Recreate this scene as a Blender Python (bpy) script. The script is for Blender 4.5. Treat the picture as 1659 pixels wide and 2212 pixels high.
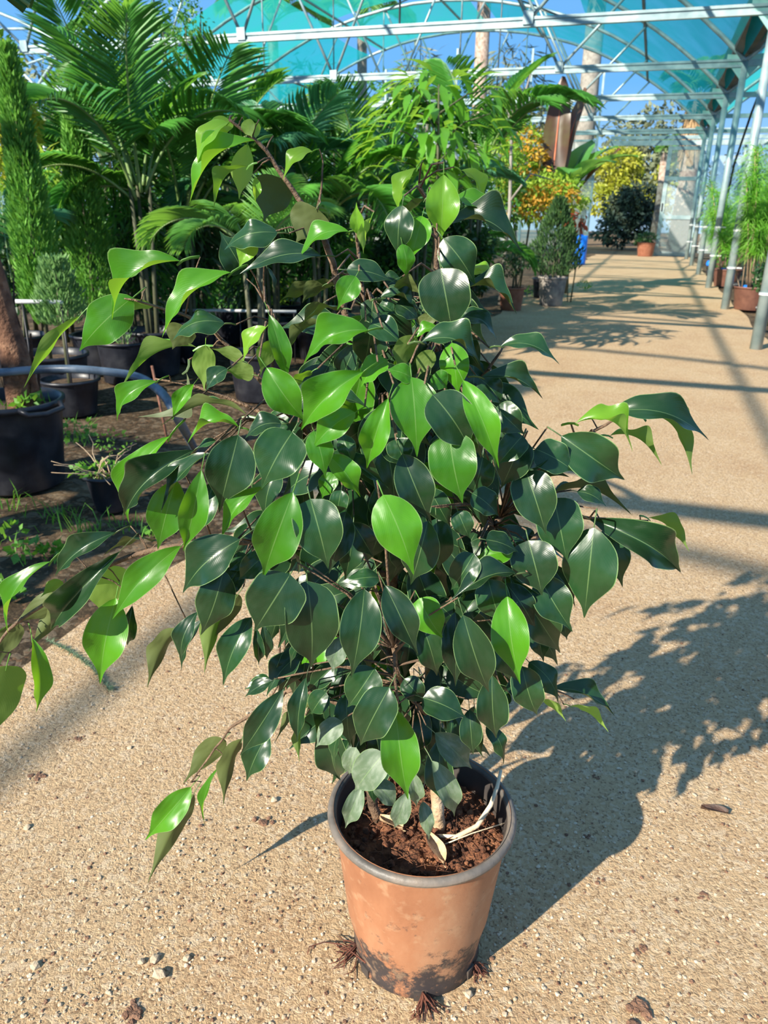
import bpy, math, random
from mathutils import Vector, Matrix, noise, Quaternion
random.seed(7)
for o in list(bpy.data.objects): bpy.data.objects.remove(o)
scene = bpy.context.scene
C = scene.collection
PI = math.pi

# ------------------------------------------------------------------ camera
FPX, CX, CY, EYE = 1650.0, 829.5, 1106.0, 1.2
pitch, roll = math.radians(21.3), math.radians(1.0)
Fw = Vector((0, math.cos(pitch), -math.sin(pitch)))
R0 = Vector((1, 0, 0)); U0 = R0.cross(Fw)
Rt = R0*math.cos(roll) + U0*math.sin(roll)
Up = -R0*math.sin(roll) + U0*math.cos(roll)
EYEP = Vector((0, 0, EYE))
cam_d = bpy.data.cameras.new('camera'); cam = bpy.data.objects.new('camera', cam_d); C.objects.link(cam)
cam.matrix_world = Matrix(((Rt.x, Up.x, -Fw.x, 0), (Rt.y, Up.y, -Fw.y, 0), (Rt.z, Up.z, -Fw.z, EYE), (0, 0, 0, 1)))
cam_d.sensor_fit = 'AUTO'; cam_d.sensor_width = 36; cam_d.lens = FPX/2212*36
cam_d.clip_start = .02; cam_d.clip_end = 500
cam_d.dof.use_dof = True; cam_d.dof.focus_distance = .98; cam_d.dof.aperture_fstop = 11
scene.camera = cam

# ------------------------------------------------------------------ sky, sun, exposure
w = bpy.data.worlds.new('sky'); scene.world = w; w.use_nodes = True
nt = w.node_tree; nt.nodes.clear()
tc = nt.nodes.new('ShaderNodeTexCoord'); sp = nt.nodes.new('ShaderNodeSeparateXYZ')
rp = nt.nodes.new('ShaderNodeValToRGB'); bg = nt.nodes.new('ShaderNodeBackground'); ow = nt.nodes.new('ShaderNodeOutputWorld')
nt.links.new(tc.outputs['Generated'], sp.inputs[0]); nt.links.new(sp.outputs['Z'], rp.inputs[0])
nt.links.new(rp.outputs[0], bg.inputs[0]); nt.links.new(bg.outputs[0], ow.inputs[0])
rp.color_ramp.elements[0].position = 0.0; rp.color_ramp.elements[0].color = (.46, .70, .95, 1)
rp.color_ramp.elements[1].position = .55; rp.color_ramp.elements[1].color = (.17, .36, .66, 1)
e = rp.color_ramp.elements.new(.14); e.color = (.16, .46, .92, 1)
bg.inputs[1].default_value = 1.0
SUN_AZ, SUN_EL = math.radians(45), math.radians(31)   # light travels towards +x+y
sd = Vector((math.sin(SUN_AZ)*math.cos(SUN_EL), math.cos(SUN_AZ)*math.cos(SUN_EL), -math.sin(SUN_EL)))
sl = bpy.data.lights.new('sun', 'SUN'); sl.energy = 8.6; sl.angle = math.radians(.53); sl.color = (1, .93, .80)
so = bpy.data.objects.new('sun', sl); C.objects.link(so); so.rotation_euler = sd.to_track_quat('-Z', 'Y').to_euler(); so.location = (-6, -6, 8)
vs = scene.view_settings
vs.view_transform = 'Standard'; vs.look = 'None'; vs.exposure = 0.2; vs.gamma = 1.0; vs.use_curve_mapping = False

# ------------------------------------------------------------------ helpers
def ray(x, y): return Fw + Rt*((x-CX)/FPX) - Up*((y-CY)/FPX)
def at(x, y, Y):                      # point seen at (x, y), Y metres ahead
    d = ray(x, y); return EYEP + d*(Y/d.y)
def gnd(x, y, z=0.0):
    d = ray(x, y); return EYEP + d*((z-EYE)/d.z)
AZ = math.radians(17.95)
def A(u, v, z=0.0): return Vector((u*math.sin(AZ)+v*math.cos(AZ), u*math.cos(AZ)-v*math.sin(AZ), z))
def lerp(a, b, t): return a+(b-a)*t

class MB:
    def __init__(s): s.v = []; s.f = []; s.m = []; s.uv = {}
    def quad(s, a, b, c, d, m=0):
        n = len(s.v); s.v += [tuple(a), tuple(b), tuple(c), tuple(d)]; s.f.append((n, n+1, n+2, n+3)); s.m.append(m); return s
    def tri(s, a, b, c, m=0):
        n = len(s.v); s.v += [tuple(a), tuple(b), tuple(c)]; s.f.append((n, n+1, n+2)); s.m.append(m); return s
    def box(s, c, sz, rot=None, m=0):
        n = len(s.v); c = Vector(c)
        for dz in (-.5, .5):
            for dx, dy in ((-.5, -.5), (.5, -.5), (.5, .5), (-.5, .5)):
                p = Vector((dx*sz[0], dy*sz[1], dz*sz[2]))
                if rot is not None: p = rot @ p
                s.v.append(tuple(c+p))
        for f in ((0, 3, 2, 1), (4, 5, 6, 7), (0, 1, 5, 4), (1, 2, 6, 5), (2, 3, 7, 6), (3, 0, 4, 7)):
            s.f.append(tuple(n+i for i in f)); s.m.append(m)
        return s
    def tube(s, pts, rad, n=6, cap=True, m=0):
        pts = [Vector(p) for p in pts]; k = len(pts)
        if not isinstance(rad, (list, tuple)): rad = [rad]*k
        base = len(s.v); ref = None
        for i, p in enumerate(pts):
            t = (pts[min(i+1, k-1)]-pts[max(i-1, 0)])
            t = t.normalized() if t.length > 1e-9 else Vector((0, 0, 1))
            if ref is None:
                ref = t.orthogonal().normalized()
            else:
                ref = ref - t*ref.dot(t); ref = ref.normalized() if ref.length > 1e-6 else t.orthogonal().normalized()
            b = t.cross(ref)
            for j in range(n):
                a = 2*PI*j/n; s.v.append(tuple(p+(ref*math.cos(a)+b*math.sin(a))*rad[i]))
        for i in range(k-1):
            for j in range(n):
                a = base+i*n+j; b2 = base+i*n+(j+1) % n
                s.f.append((a, b2, b2+n, a+n)); s.m.append(m)
        if cap:
            s.f.append(tuple(base+j for j in reversed(range(n)))); s.m.append(m)
            s.f.append(tuple(base+(k-1)*n+j for j in range(n))); s.m.append(m)
        return s
    def lathe(s, prof, n=40, c=(0, 0, 0), m=0, wob=None):
        base = len(s.v); k = len(prof)
        for (r, z) in prof:
            for j in range(n):
                a = 2*PI*j/n; rr = r*(1+(wob(a, z) if wob else 0))
                s.v.append((c[0]+rr*math.cos(a), c[1]+rr*math.sin(a), c[2]+z))
        for i in range(k-1):
            for j in range(n):
                a = base+i*n+j; b = base+i*n+(j+1) % n
                s.f.append((a, b, b+n, a+n)); s.m.append(m)
        return s
    def disc(s, r, z, n=40, c=(0, 0, 0), m=0):
        b = len(s.v)
        for j in range(n):
            a = 2*PI*j/n; s.v.append((c[0]+r*math.cos(a), c[1]+r*math.sin(a), c[2]+z))
        s.f.append(tuple(range(b, b+n))); s.m.append(m); return s
    def mesh(s, name, mats, smooth=True):
        me = bpy.data.meshes.new(name); me.from_pydata(s.v, [], s.f)
        if not isinstance(mats, (list, tuple)): mats = [mats]
        for mt in mats: me.materials.append(mt)
        if len(mats) > 1: me.polygons.foreach_set('material_index', s.m)
        if smooth: me.polygons.foreach_set('use_smooth', [True]*len(me.polygons))
        me.update(); return me
    def build(s, name, mats, parent=None, smooth=True, kind=None):
        return link(name, s.mesh(name, mats, smooth), parent, kind)
def link(name, me, parent=None, kind=None):
    o = bpy.data.objects.new(name, me); C.objects.link(o)
    if parent is not None: o.parent = parent
    if kind: o['kind'] = kind
    return o
def tag(o, label, cat, group=None):
    o['label'] = label; o['category'] = cat
    if group: o['group'] = group
    return o
def thing(name, loc, label, cat, group=None, rz=0.0):
    o = bpy.data.objects.new(name, None); C.objects.link(o); o.location = loc; o.rotation_euler = (0, 0, rz); o.empty_display_size = .05
    return tag(o, label, cat, group)
def struct(o): o['kind'] = 'structure'; return o
def sempty(name, loc=(0, 0, 0)):
    o = bpy.data.objects.new(name, None); C.objects.link(o); o.location = loc; o['kind'] = 'structure'; return o

# ------------------------------------------------------------------ materials
def newmat(name):
    m = bpy.data.materials.new(name); m.use_nodes = True; t = m.node_tree; t.nodes.clear()
    out = t.nodes.new('ShaderNodeOutputMaterial'); return m, t, out
def N(t, kind, **kw):
    n = t.nodes.new(kind)
    for k, v in kw.items():
        if k in n.inputs: n.inputs[k].default_value = v
        else: setattr(n, k, v)
    return n
def ramp(t, src, stops):
    r = t.nodes.new('ShaderNodeValToRGB'); el = r.color_ramp.elements
    el[0].position, el[0].color = stops[0][0], (*stops[0][1], 1)
    el[1].position, el[1].color = stops[-1][0], (*stops[-1][1], 1)
    for p, c in stops[1:-1]:
        x = el.new(p); x.color = (*c, 1)
    t.links.new(src, r.inputs[0]); return r.outputs[0]
def noisy(name, cols, scale=8, rough=.6, bump=0, bscale=None, metal=0, detail=5, spec=.5, coat=0, coord='Object'):
    m, t, out = newmat(name)
    tcn = N(t, 'ShaderNodeTexCoord'); nz = N(t, 'ShaderNodeTexNoise', Scale=scale, Detail=detail)
    t.links.new(tcn.outputs[coord], nz.inputs['Vector'])
    k = len(cols)
    col = ramp(t, nz.outputs['Fac'], [(.3+.4*i/max(1, k-1), c) for i, c in enumerate(cols)]) if k > 1 else None
    p = N(t, 'ShaderNodeBsdfPrincipled'); p.inputs['Roughness'].default_value = rough; p.inputs['Metallic'].default_value = metal
    p.inputs['Specular IOR Level'].default_value = spec; p.inputs['Coat Weight'].default_value = coat
    if col: t.links.new(col, p.inputs['Base Color'])
    else: p.inputs['Base Color'].default_value = (*cols[0], 1)
    if bump:
        nb = N(t, 'ShaderNodeTexNoise', Scale=bscale or scale*4, Detail=4); t.links.new(tcn.outputs[coord], nb.inputs['Vector'])
        b = N(t, 'ShaderNodeBump', Strength=bump, Distance=.01); t.links.new(nb.outputs['Fac'], b.inputs['Height']); t.links.new(b.outputs[0], p.inputs['Normal'])
    t.links.new(p.outputs[0], out.inputs[0]); return m
def foliage(name, cols, rough=.45, trans=.35, tcol=None, spec=.5, scale=3):
    m, t, out = newmat(name)
    tcn = N(t, 'ShaderNodeTexCoord'); nz = N(t, 'ShaderNodeTexNoise', Scale=scale, Detail=3)
    t.links.new(tcn.outputs['Object'], nz.inputs['Vector'])
    col = ramp(t, nz.outputs['Fac'], [(.32+.36*i/(len(cols)-1), c) for i, c in enumerate(cols)])
    p = N(t, 'ShaderNodeBsdfPrincipled'); p.inputs['Roughness'].default_value = rough; p.inputs['Specular IOR Level'].default_value = spec
    t.links.new(col, p.inputs['Base Color'])
    tr = N(t, 'ShaderNodeBsdfTranslucent')
    if tcol: tr.inputs['Color'].default_value = (*tcol, 1)
    else: t.links.new(col, tr.inputs['Color'])
    mx = N(t, 'ShaderNodeMixShader'); mx.inputs[0].default_value = trans
    t.links.new(p.outputs[0], mx.inputs[1]); t.links.new(tr.outputs[0], mx.inputs[2]); t.links.new(mx.outputs[0], out.inputs[0]); return m

def ficus_mat(name, up, up2, under, tcol, trans, rough, dust=0.0):
    m, t, out = newmat(name)
    uv = N(t, 'ShaderNodeUVMap'); sx = N(t, 'ShaderNodeSeparateXYZ'); t.links.new(uv.outputs[0], sx.inputs[0])
    oi = N(t, 'ShaderNodeObjectInfo'); geo = N(t, 'ShaderNodeNewGeometry')
    # per leaf tone
    tone = N(t, 'ShaderNodeMix', data_type='RGBA'); tone.inputs[6].default_value = (*up, 1); tone.inputs[7].default_value = (*up2, 1)
    t.links.new(oi.outputs['Random'], tone.inputs[0])
    # mottling and dust
    tcn = N(t, 'ShaderNodeTexCoord'); nz = N(t, 'ShaderNodeTexNoise', Scale=6, Detail=6); t.links.new(tcn.outputs['Object'], nz.inputs['Vector'])
    mo = N(t, 'ShaderNodeMix', data_type='RGBA'); mo.inputs[7].default_value = (.30, .34, .27, 1); t.links.new(tone.outputs[2], mo.inputs[6])
    mm = N(t, 'ShaderNodeMapRange'); mm.inputs[1].default_value = .45; mm.inputs[2].default_value = .75; mm.inputs[3].default_value = dust*.25; mm.inputs[4].default_value = dust
    t.links.new(nz.outputs['Fac'], mm.inputs[0]); t.links.new(mm.outputs[0], mo.inputs[0])
    # midrib: |u-.5| small; side veins: wave in v +- u ; pale margin
    sub = N(t, 'ShaderNodeMath', operation='SUBTRACT'); sub.inputs[1].default_value = .5; t.links.new(sx.outputs[0], sub.inputs[0])
    ab = N(t, 'ShaderNodeMath', operation='ABSOLUTE'); t.links.new(sub.outputs[0], ab.inputs[0])
    rib = N(t, 'ShaderNodeMapRange'); rib.inputs[1].default_value = .005; rib.inputs[2].default_value = .016; rib.inputs[3].default_value = .32; rib.inputs[4].default_value = 0; t.links.new(ab.outputs[0], rib.inputs[0])
    edge = N(t, 'ShaderNodeMapRange'); edge.inputs[1].default_value = .478; edge.inputs[2].default_value = .497; edge.inputs[3].default_value = 0; edge.inputs[4].default_value = .7; t.links.new(ab.outputs[0], edge.inputs[0])
    mxm = N(t, 'ShaderNodeMath', operation='MAXIMUM'); t.links.new(rib.outputs[0], mxm.inputs[0]); t.links.new(edge.outputs[0], mxm.inputs[1])
    rc = N(t, 'ShaderNodeMix', data_type='RGBA'); rc.inputs[7].default_value = (.30, .46, .17, 1); t.links.new(mo.outputs[2], rc.inputs[6]); t.links.new(mxm.outputs[0], rc.inputs[0])
    vv = N(t, 'ShaderNodeMath', operation='MULTIPLY_ADD'); vv.inputs[1].default_value = -.8; t.links.new(ab.outputs[0], vv.inputs[0]); t.links.new(sx.outputs[1], vv.inputs[2])
    vm = N(t, 'ShaderNodeMath', operation='MULTIPLY'); vm.inputs[1].default_value = 150; t.links.new(vv.outputs[0], vm.inputs[0])
    vsn = N(t, 'ShaderNodeMath', operation='SINE'); t.links.new(vm.outputs[0], vsn.inputs[0])
    bp = N(t, 'ShaderNodeBump', Strength=.035, Distance=.001); t.links.new(vsn.outputs[0], bp.inputs['Height'])
    nb = N(t, 'ShaderNodeTexNoise', Scale=3.5, Detail=1); t.links.new(tcn.outputs['Object'], nb.inputs['Vector'])
    bp2 = N(t, 'ShaderNodeBump', Strength=.10, Distance=.02); t.links.new(nb.outputs['Fac'], bp2.inputs['Height']); t.links.new(bp.outputs[0], bp2.inputs['Normal'])
    # the two faces of a leaf
    fc = N(t, 'ShaderNodeMix', data_type='RGBA'); fc.inputs[7].default_value = (*under, 1); t.links.new(rc.outputs[2], fc.inputs[6]); t.links.new(geo.outputs['Backfacing'], fc.inputs[0])
    rr = N(t, 'ShaderNodeMapRange'); rr.inputs[3].default_value = rough; rr.inputs[4].default_value = .6; t.links.new(geo.outputs['Backfacing'], rr.inputs[0])
    p = N(t, 'ShaderNodeBsdfPrincipled'); t.links.new(fc.outputs[2], p.inputs['Base Color']); t.links.new(rr.outputs[0], p.inputs['Roughness'])
    p.inputs['Specular IOR Level'].default_value = .45; t.links.new(bp2.outputs[0], p.inputs['Normal'])
    tr = N(t, 'ShaderNodeBsdfTranslucent', Color=(*tcol, 1))
    mx = N(t, 'ShaderNodeMixShader'); mx.inputs[0].default_value = trans
    t.links.new(p.outputs[0], mx.inputs[1]); t.links.new(tr.outputs[0], mx.inputs[2]); t.links.new(mx.outputs[0], out.inputs[0]); return m

M = {}
M['leaf_d'] = ficus_mat('ficus_leaf_shaded_tone', (.006, .027, .010), (.015, .062, .016), (.085, .11, .03), (.10, .22, .02), .10, .30, .035)  # dark leaf: its look out of direct sun is put into the colour
M['leaf_m'] = ficus_mat('ficus_leaf_sunlit_tone', (.028, .14, .005), (.075, .28, .009), (.13, .19, .045), (.32, .66, .02), .30, .34, .04)  # same leaf in a brighter colour, direct sunlight painted in
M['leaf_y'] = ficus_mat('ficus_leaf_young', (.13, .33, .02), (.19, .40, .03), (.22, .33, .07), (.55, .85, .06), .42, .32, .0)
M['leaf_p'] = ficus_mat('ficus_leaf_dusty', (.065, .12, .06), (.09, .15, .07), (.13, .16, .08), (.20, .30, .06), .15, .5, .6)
M['bark'] = noisy('ficus_bark', [(.06, .035, .02), (.14, .085, .05), (.24, .15, .09)], 60, .75, .5)
M['bark_pale'] = noisy('pale_bark', [(.42, .27, .15), (.60, .44, .28)], 40, .7, .4)
M['stick'] = noisy('peeled_stick', [(.70, .52, .33), (.82, .68, .48)], 30, .55, .2)
M['root'] = noisy('root', [(.06, .018, .010), (.16, .05, .025)], 50, .8)
M['dry_leaf'] = noisy('dry_leaf', [(.34, .20, .10), (.60, .42, .25), (.5, .3, .16)], 30, .7, .3)
M['brown_leaf'] = noisy('brown_leaf', [(.035, .018, .012), (.08, .04, .025)], 40, .6, .3)

def pot_mat():
    m, t, out = newmat('worn_terracotta_plastic'); tcn = N(t, 'ShaderNodeTexCoord')
    n1 = N(t, 'ShaderNodeTexNoise', Scale=5, Detail=6, Roughness=.65); n2 = N(t, 'ShaderNodeTexNoise', Scale=22, Detail=8, Roughness=.75)
    mp = N(t, 'ShaderNodeMapping'); mp.inputs['Scale'].default_value = (1, 1, .5)
    t.links.new(tcn.outputs['Object'], mp.inputs[0]); t.links.new(mp.outputs[0], n1.inputs['Vector']); t.links.new(tcn.outputs['Object'], n2.inputs['Vector'])
    base = ramp(t, n1.outputs['Fac'], [(.3, (.24, .095, .045)), (.5, (.34, .15, .075)), (.7, (.42, .23, .13))])
    sz = N(t, 'ShaderNodeSeparateXYZ'); t.links.new(tcn.outputs['Object'], sz.inputs[0])
    hm = N(t, 'ShaderNodeMapRange'); hm.inputs[1].default_value = .02; hm.inputs[2].default_value = .15; hm.inputs[3].default_value = .20; hm.inputs[4].default_value = -.02
    t.links.new(sz.outputs[2], hm.inputs[0])
    ad = N(t, 'ShaderNodeMath', operation='ADD'); t.links.new(n2.outputs['Fac'], ad.inputs[0]); t.links.new(hm.outputs[0], ad.inputs[1])
    scuff = N(t, 'ShaderNodeMapRange'); scuff.inputs[1].default_value = .57; scuff.inputs[2].default_value = .67; t.links.new(ad.outputs[0], scuff.inputs[0])
    mx = N(t, 'ShaderNodeMix', data_type='RGBA'); mx.inputs[7].default_value = (.04, .033, .034, 1); t.links.new(base, mx.inputs[6]); t.links.new(scuff.outputs[0], mx.inputs[0])
    n3 = N(t, 'ShaderNodeTexNoise', Scale=45, Detail=4); t.links.new(tcn.outputs['Object'], n3.inputs['Vector'])
    du = N(t, 'ShaderNodeMapRange'); du.inputs[1].default_value = .56; du.inputs[2].default_value = .72; du.inputs[4].default_value = .5; t.links.new(n3.outputs['Fac'], du.inputs[0])
    mx2 = N(t, 'ShaderNodeMix', data_type='RGBA'); mx2.inputs[7].default_value = (.46, .29, .17, 1); t.links.new(mx.outputs[2], mx2.inputs[6]); t.links.new(du.outputs[0], mx2.inputs[0])
    p = N(t, 'ShaderNodeBsdfPrincipled'); p.inputs['Roughness'].default_value = .55; t.links.new(mx2.outputs[2], p.inputs['Base Color'])
    b = N(t, 'ShaderNodeBump', Strength=.25, Distance=.004); t.links.new(n2.outputs['Fac'], b.inputs['Height']); t.links.new(b.outputs[0], p.inputs['Normal'])
    t.links.new(p.outputs[0], out.inputs[0]); return m
M['pot'] = pot_mat()
M['rim'] = noisy('grey_rim_plastic', [(.07, .065, .06), (.15, .13, .11), (.26, .20, .15)], 14, .5, .2)
M['pot_in'] = noisy('dark_pot_inside', [(.035, .03, .03), (.09, .07, .055)], 12, .6)
M['peat'] = noisy('peat', [(.045, .016, .008), (.16, .06, .028), (.30, .13, .06)], 55, .95, .8, 150)
M['black_pot'] = noisy('black_plastic', [(.006, .007, .012), (.016, .018, .026), (.04, .042, .05)], 9, .42, .1)
M['grey_pot'] = noisy('dusty_grey_plastic', [(.12, .11, .11), (.28, .25, .22), (.42, .37, .30)], 9, .6)
M['terra'] = noisy('terracotta', [(.24, .08, .04), (.34, .14, .08)], 12, .7)
M['brown_pot'] = noisy('brown_plastic', [(.12, .05, .035), (.2, .09, .06)], 12, .6)
M['soil'] = noisy('potting_soil', [(.03, .02, .012), (.09, .055, .03), (.15, .10, .06)], 35, .95, .6)
M['pipe'] = noisy('blue_grey_pipe', [(.05, .07, .10), (.09, .13, .18), (.17, .21, .26)], 12, .38)
M['white_pipe'] = noisy('weathered_white_pipe', [(.45, .47, .48), (.7, .7, .68)], 10, .5)
M['black_pipe'] = noisy('black_pipe', [(.008, .008, .010), (.025, .025, .03)], 20, .45)
M['blue_plastic'] = noisy('blue_plastic', [(.005, .14, .70), (.01, .20, .85)], 8, .35)
M['rust'] = noisy('rusty_rod', [(.12, .05, .03), (.25, .11, .07)], 40, .8)
M['steel'] = noisy('galvanised_aqua_steel', [(.20, .29, .31), (.30, .40, .41), (.42, .50, .49)], 5, .42, .05, metal=.25)
M['steel_d'] = noisy('dark_steel', [(.05, .07, .08), (.12, .15, .16)], 5, .5, metal=.3)
M['bracket'] = noisy('aqua_bracket', [(.20, .42, .38), (.32, .52, .48)], 6, .45, metal=.2)
M['gutter'] = noisy('brown_gutter', [(.055, .045, .04), (.11, .09, .08)], 3, .6)
M['trunk'] = noisy('tree_trunk', [(.20, .12, .08), (.38, .28, .22), (.5, .4, .33)], 8, .9, .8)
M['palm_trunk'] = noisy('fibrous_palm_trunk', [(.05, .022, .012), (.14, .065, .035), (.26, .14, .08)], 18, .9, .9)
M['grey_trunk'] = noisy('grey_trunk', [(.20, .18, .15), (.36, .33, .28)], 7, .9, .6)
M['thatch'] = noisy('dead_frond_skirt', [(.22, .13, .06), (.50, .33, .17)], 14, .9, .8)
M['stone'] = noisy('pale_stone', [(.36, .26, .16), (.50, .39, .26), (.58, .48, .35)], 25, .8, .4)
M['gravel'] = noisy('gravel', [(.38, .27, .17), (.55, .42, .28), (.68, .56, .42)], 35, .85, .3)
M['clod'] = noisy('earth_clod', [(.12, .06, .035), (.28, .15, .09)], 60, .95, .6)

def net_mat(name, col, fac):
    m, t, out = newmat(name)
    d = N(t, 'ShaderNodeBsdfDiffuse', Color=(*col, 1)); tl = N(t, 'ShaderNodeBsdfTranslucent', Color=(*col, 1)); tr = N(t, 'ShaderNodeBsdfTransparent', Color=(.75, 1, .97, 1))
    a = N(t, 'ShaderNodeMixShader'); a.inputs[0].default_value = .6; b = N(t, 'ShaderNodeMixShader')
    tcn = N(t, 'ShaderNodeTexCoord'); nz = N(t, 'ShaderNodeTexNoise', Scale=1.2, Detail=4); t.links.new(tcn.outputs['Object'], nz.inputs['Vector'])
    mr = N(t, 'ShaderNodeMapRange'); mr.inputs[1].default_value = .35; mr.inputs[2].default_value = .65; mr.inputs[3].default_value = fac-.09; mr.inputs[4].default_value = fac+.09; t.links.new(nz.outputs['Fac'], mr.inputs[0])
    t.links.new(d.outputs[0], a.inputs[1]); t.links.new(tl.outputs[0], a.inputs[2]); t.links.new(mr.outputs[0], b.inputs[0])
    t.links.new(a.outputs[0], b.inputs[1]); t.links.new(tr.outputs[0], b.inputs[2]); t.links.new(b.outputs[0], out.inputs[0]); return m
M['net'] = net_mat('turquoise_shade_net', (.01, .42, .46), .30)
M['net_g'] = net_mat('green_shade_net', (.03, .52, .44), .30)
def pane_mat():
    m, t, out = newmat('hazy_clear_sheet')
    d = N(t, 'ShaderNodeBsdfDiffuse', Color=(.72, .78, .76, 1)); tr = N(t, 'ShaderNodeBsdfTransparent', Color=(.94, .97, .96, 1)); g = N(t, 'ShaderNodeBsdfGlossy', Roughness=.15)
    a = N(t, 'ShaderNodeMixShader'); a.inputs[0].default_value = .80; b = N(t, 'ShaderNodeMixShader'); b.inputs[0].default_value = .06
    t.links.new(d.outputs[0], a.inputs[1]); t.links.new(tr.outputs[0], a.inputs[2]); t.links.new(a.outputs[0], b.inputs[1]); t.links.new(g.outputs[0], b.inputs[2]); t.links.new(b.outputs[0], out.inputs[0]); return m
M['pane'] = pane_mat()

def ground_mat(name, cols, gcols, scale, bump, speck):
    m, t, out = newmat(name); tcn = N(t, 'ShaderNodeTexCoord')
    n1 = N(t, 'ShaderNodeTexNoise', Scale=2.2, Detail=8, Roughness=.6); n2 = N(t, 'ShaderNodeTexNoise', Scale=scale, Detail=8, Roughness=.7)
    vo = N(t, 'ShaderNodeTexVoronoi', Scale=scale*.9); v2 = N(t, 'ShaderNodeTexVoronoi', Scale=scale*2.1)
    wp = N(t, 'ShaderNodeTexNoise', Scale=scale*.5, Detail=2); mxv = N(t, 'ShaderNodeVectorMath', operation='MULTIPLY_ADD'); mxv.inputs[1].default_value = (.02, .02, .02)
    t.links.new(tcn.outputs['Object'], wp.inputs['Vector']); t.links.new(wp.outputs['Color'], mxv.inputs[0]); t.links.new(tcn.outputs['Object'], mxv.inputs[2])
    for q in (n1, n2): t.links.new(tcn.outputs['Object'], q.inputs['Vector'])
    for q in (vo, v2): t.links.new(mxv.outputs[0], q.inputs['Vector'])
    big = ramp(t, n1.outputs['Fac'], [(.3, cols[0]), (.5, cols[1]), (.7, cols[2])])
    fine = ramp(t, n2.outputs['Fac'], [(.32, gcols[0]), (.5, gcols[1]), (.68, gcols[2])])
    mx = N(t, 'ShaderNodeMix', data_type='RGBA'); mx.inputs[0].default_value = .5; t.links.new(big, mx.inputs[6]); t.links.new(fine, mx.inputs[7])
    sx = N(t, 'ShaderNodeSeparateColor'); t.links.new(vo.outputs['Color'], sx.inputs[0])
    st = N(t, 'ShaderNodeMapRange'); st.inputs[1].default_value = .72; st.inputs[2].default_value = .8; st.inputs[4].default_value = speck; t.links.new(sx.outputs[0], st.inputs[0])
    mx2 = N(t, 'ShaderNodeMix', data_type='RGBA'); mx2.inputs[7].default_value = (.70, .55, .38, 1); t.links.new(mx.outputs[2], mx2.inputs[6]); t.links.new(st.outputs[0], mx2.inputs[0])
    s2 = N(t, 'ShaderNodeSeparateColor'); t.links.new(v2.outputs['Color'], s2.inputs[0])
    dk = N(t, 'ShaderNodeMapRange'); dk.inputs[1].default_value = .86; dk.inputs[2].default_value = .90; dk.inputs[4].default_value = .6; t.links.new(s2.outputs[1], dk.inputs[0])
    mx3 = N(t, 'ShaderNodeMix', data_type='RGBA'); mx3.inputs[7].default_value = (.17, .095, .05, 1); t.links.new(mx2.outputs[2], mx3.inputs[6]); t.links.new(dk.outputs[0], mx3.inputs[0])
    p = N(t, 'ShaderNodeBsdfPrincipled'); p.inputs['Roughness'].default_value = .9; p.inputs['Specular IOR Level'].default_value = .15; t.links.new(mx3.outputs[2], p.inputs['Base Color'])
    a1 = N(t, 'ShaderNodeMath', operation='MULTIPLY_ADD'); a1.inputs[1].default_value = -.35; t.links.new(vo.outputs['Distance'], a1.inputs[0]); t.links.new(n2.outputs['Fac'], a1.inputs[2])
    a2 = N(t, 'ShaderNodeMath', operation='MULTIPLY_ADD'); a2.inputs[1].default_value = -.35; t.links.new(v2.outputs['Distance'], a2.inputs[0]); t.links.new(a1.outputs[0], a2.inputs[2])
    b = N(t, 'ShaderNodeBump', Strength=bump, Distance=.008); t.links.new(a2.outputs[0], b.inputs['Height']); t.links.new(b.outputs[0], p.inputs['Normal'])
    t.links.new(p.outputs[0], out.inputs[0]); return m
M['path'] = ground_mat('pebbly_sand_concrete', [(.44, .27, .14), (.55, .38, .21), (.60, .45, .27)], [(.28, .155, .08), (.55, .37, .21), (.69, .50, .31)], 110, .85, .45)
M['earth'] = ground_mat('dark_nursery_earth', [(.025, .017, .011), (.055, .038, .022), (.26, .18, .10)], [(.018, .013, .009), (.05, .034, .02), (.13, .09, .05)], 40, .8, .12)
M['outer'] = ground_mat('brown_outer_ground', [(.12, .075, .045), (.20, .13, .08), (.26, .18, .11)], [(.1, .07, .04), (.2, .13, .08), (.16, .2, .06)], 10, .6, .1)

# ------------------------------------------------------------------ the setting: ground
def grid(name, u0, u1, v0f, v1f, nu, nv, z, amp, mat, edge=None):
    mb = MB()
    for i in range(nu+1):
        u = lerp(u0, u1, (i/nu)**1.6)
        for j in range(nv+1):
            v = lerp(v0f(u), v1f(u), j/nv); p = A(u, v)
            zz = z + amp*noise.noise(Vector((p.x*2.3, p.y*2.3, z*9)))
            mb.v.append((p.x, p.y, zz))
    for i in range(nu):
        for j in range(nv):
            a = i*(nv+1)+j; mb.f.append((a, a+nv+1, a+nv+2, a+1)); mb.m.append(0)
    return struct(mb.build(name, mat))
def path_left(u): return -1.50-.05*math.sin(u*1.7)-.03*math.sin(u*4.1)-min(.35, max(0, (u-4)*.06))
grid('floor', -2.5, 29.3, path_left, lambda u: 1.32+.03*math.sin(u*2.3), 120, 24, 0, .004, M['path'])
mb = MB(); mb.box(A(14, 0, -.06), (44, 44, .06)); struct(mb.build('ground', M['earth'], smooth=False))
grid('ground_bed', -2.5, 29.3, lambda u: -14, lambda u: path_left(u)+.02, 60, 40, -.012, .02, M['earth'])
mb = MB(); mb.box(A(55, 0, -.04), (150, 51, .06), Matrix.Rotation(-AZ, 3, 'Z')); struct(mb.build('ground_outside', M['outer'], smooth=False))

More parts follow.
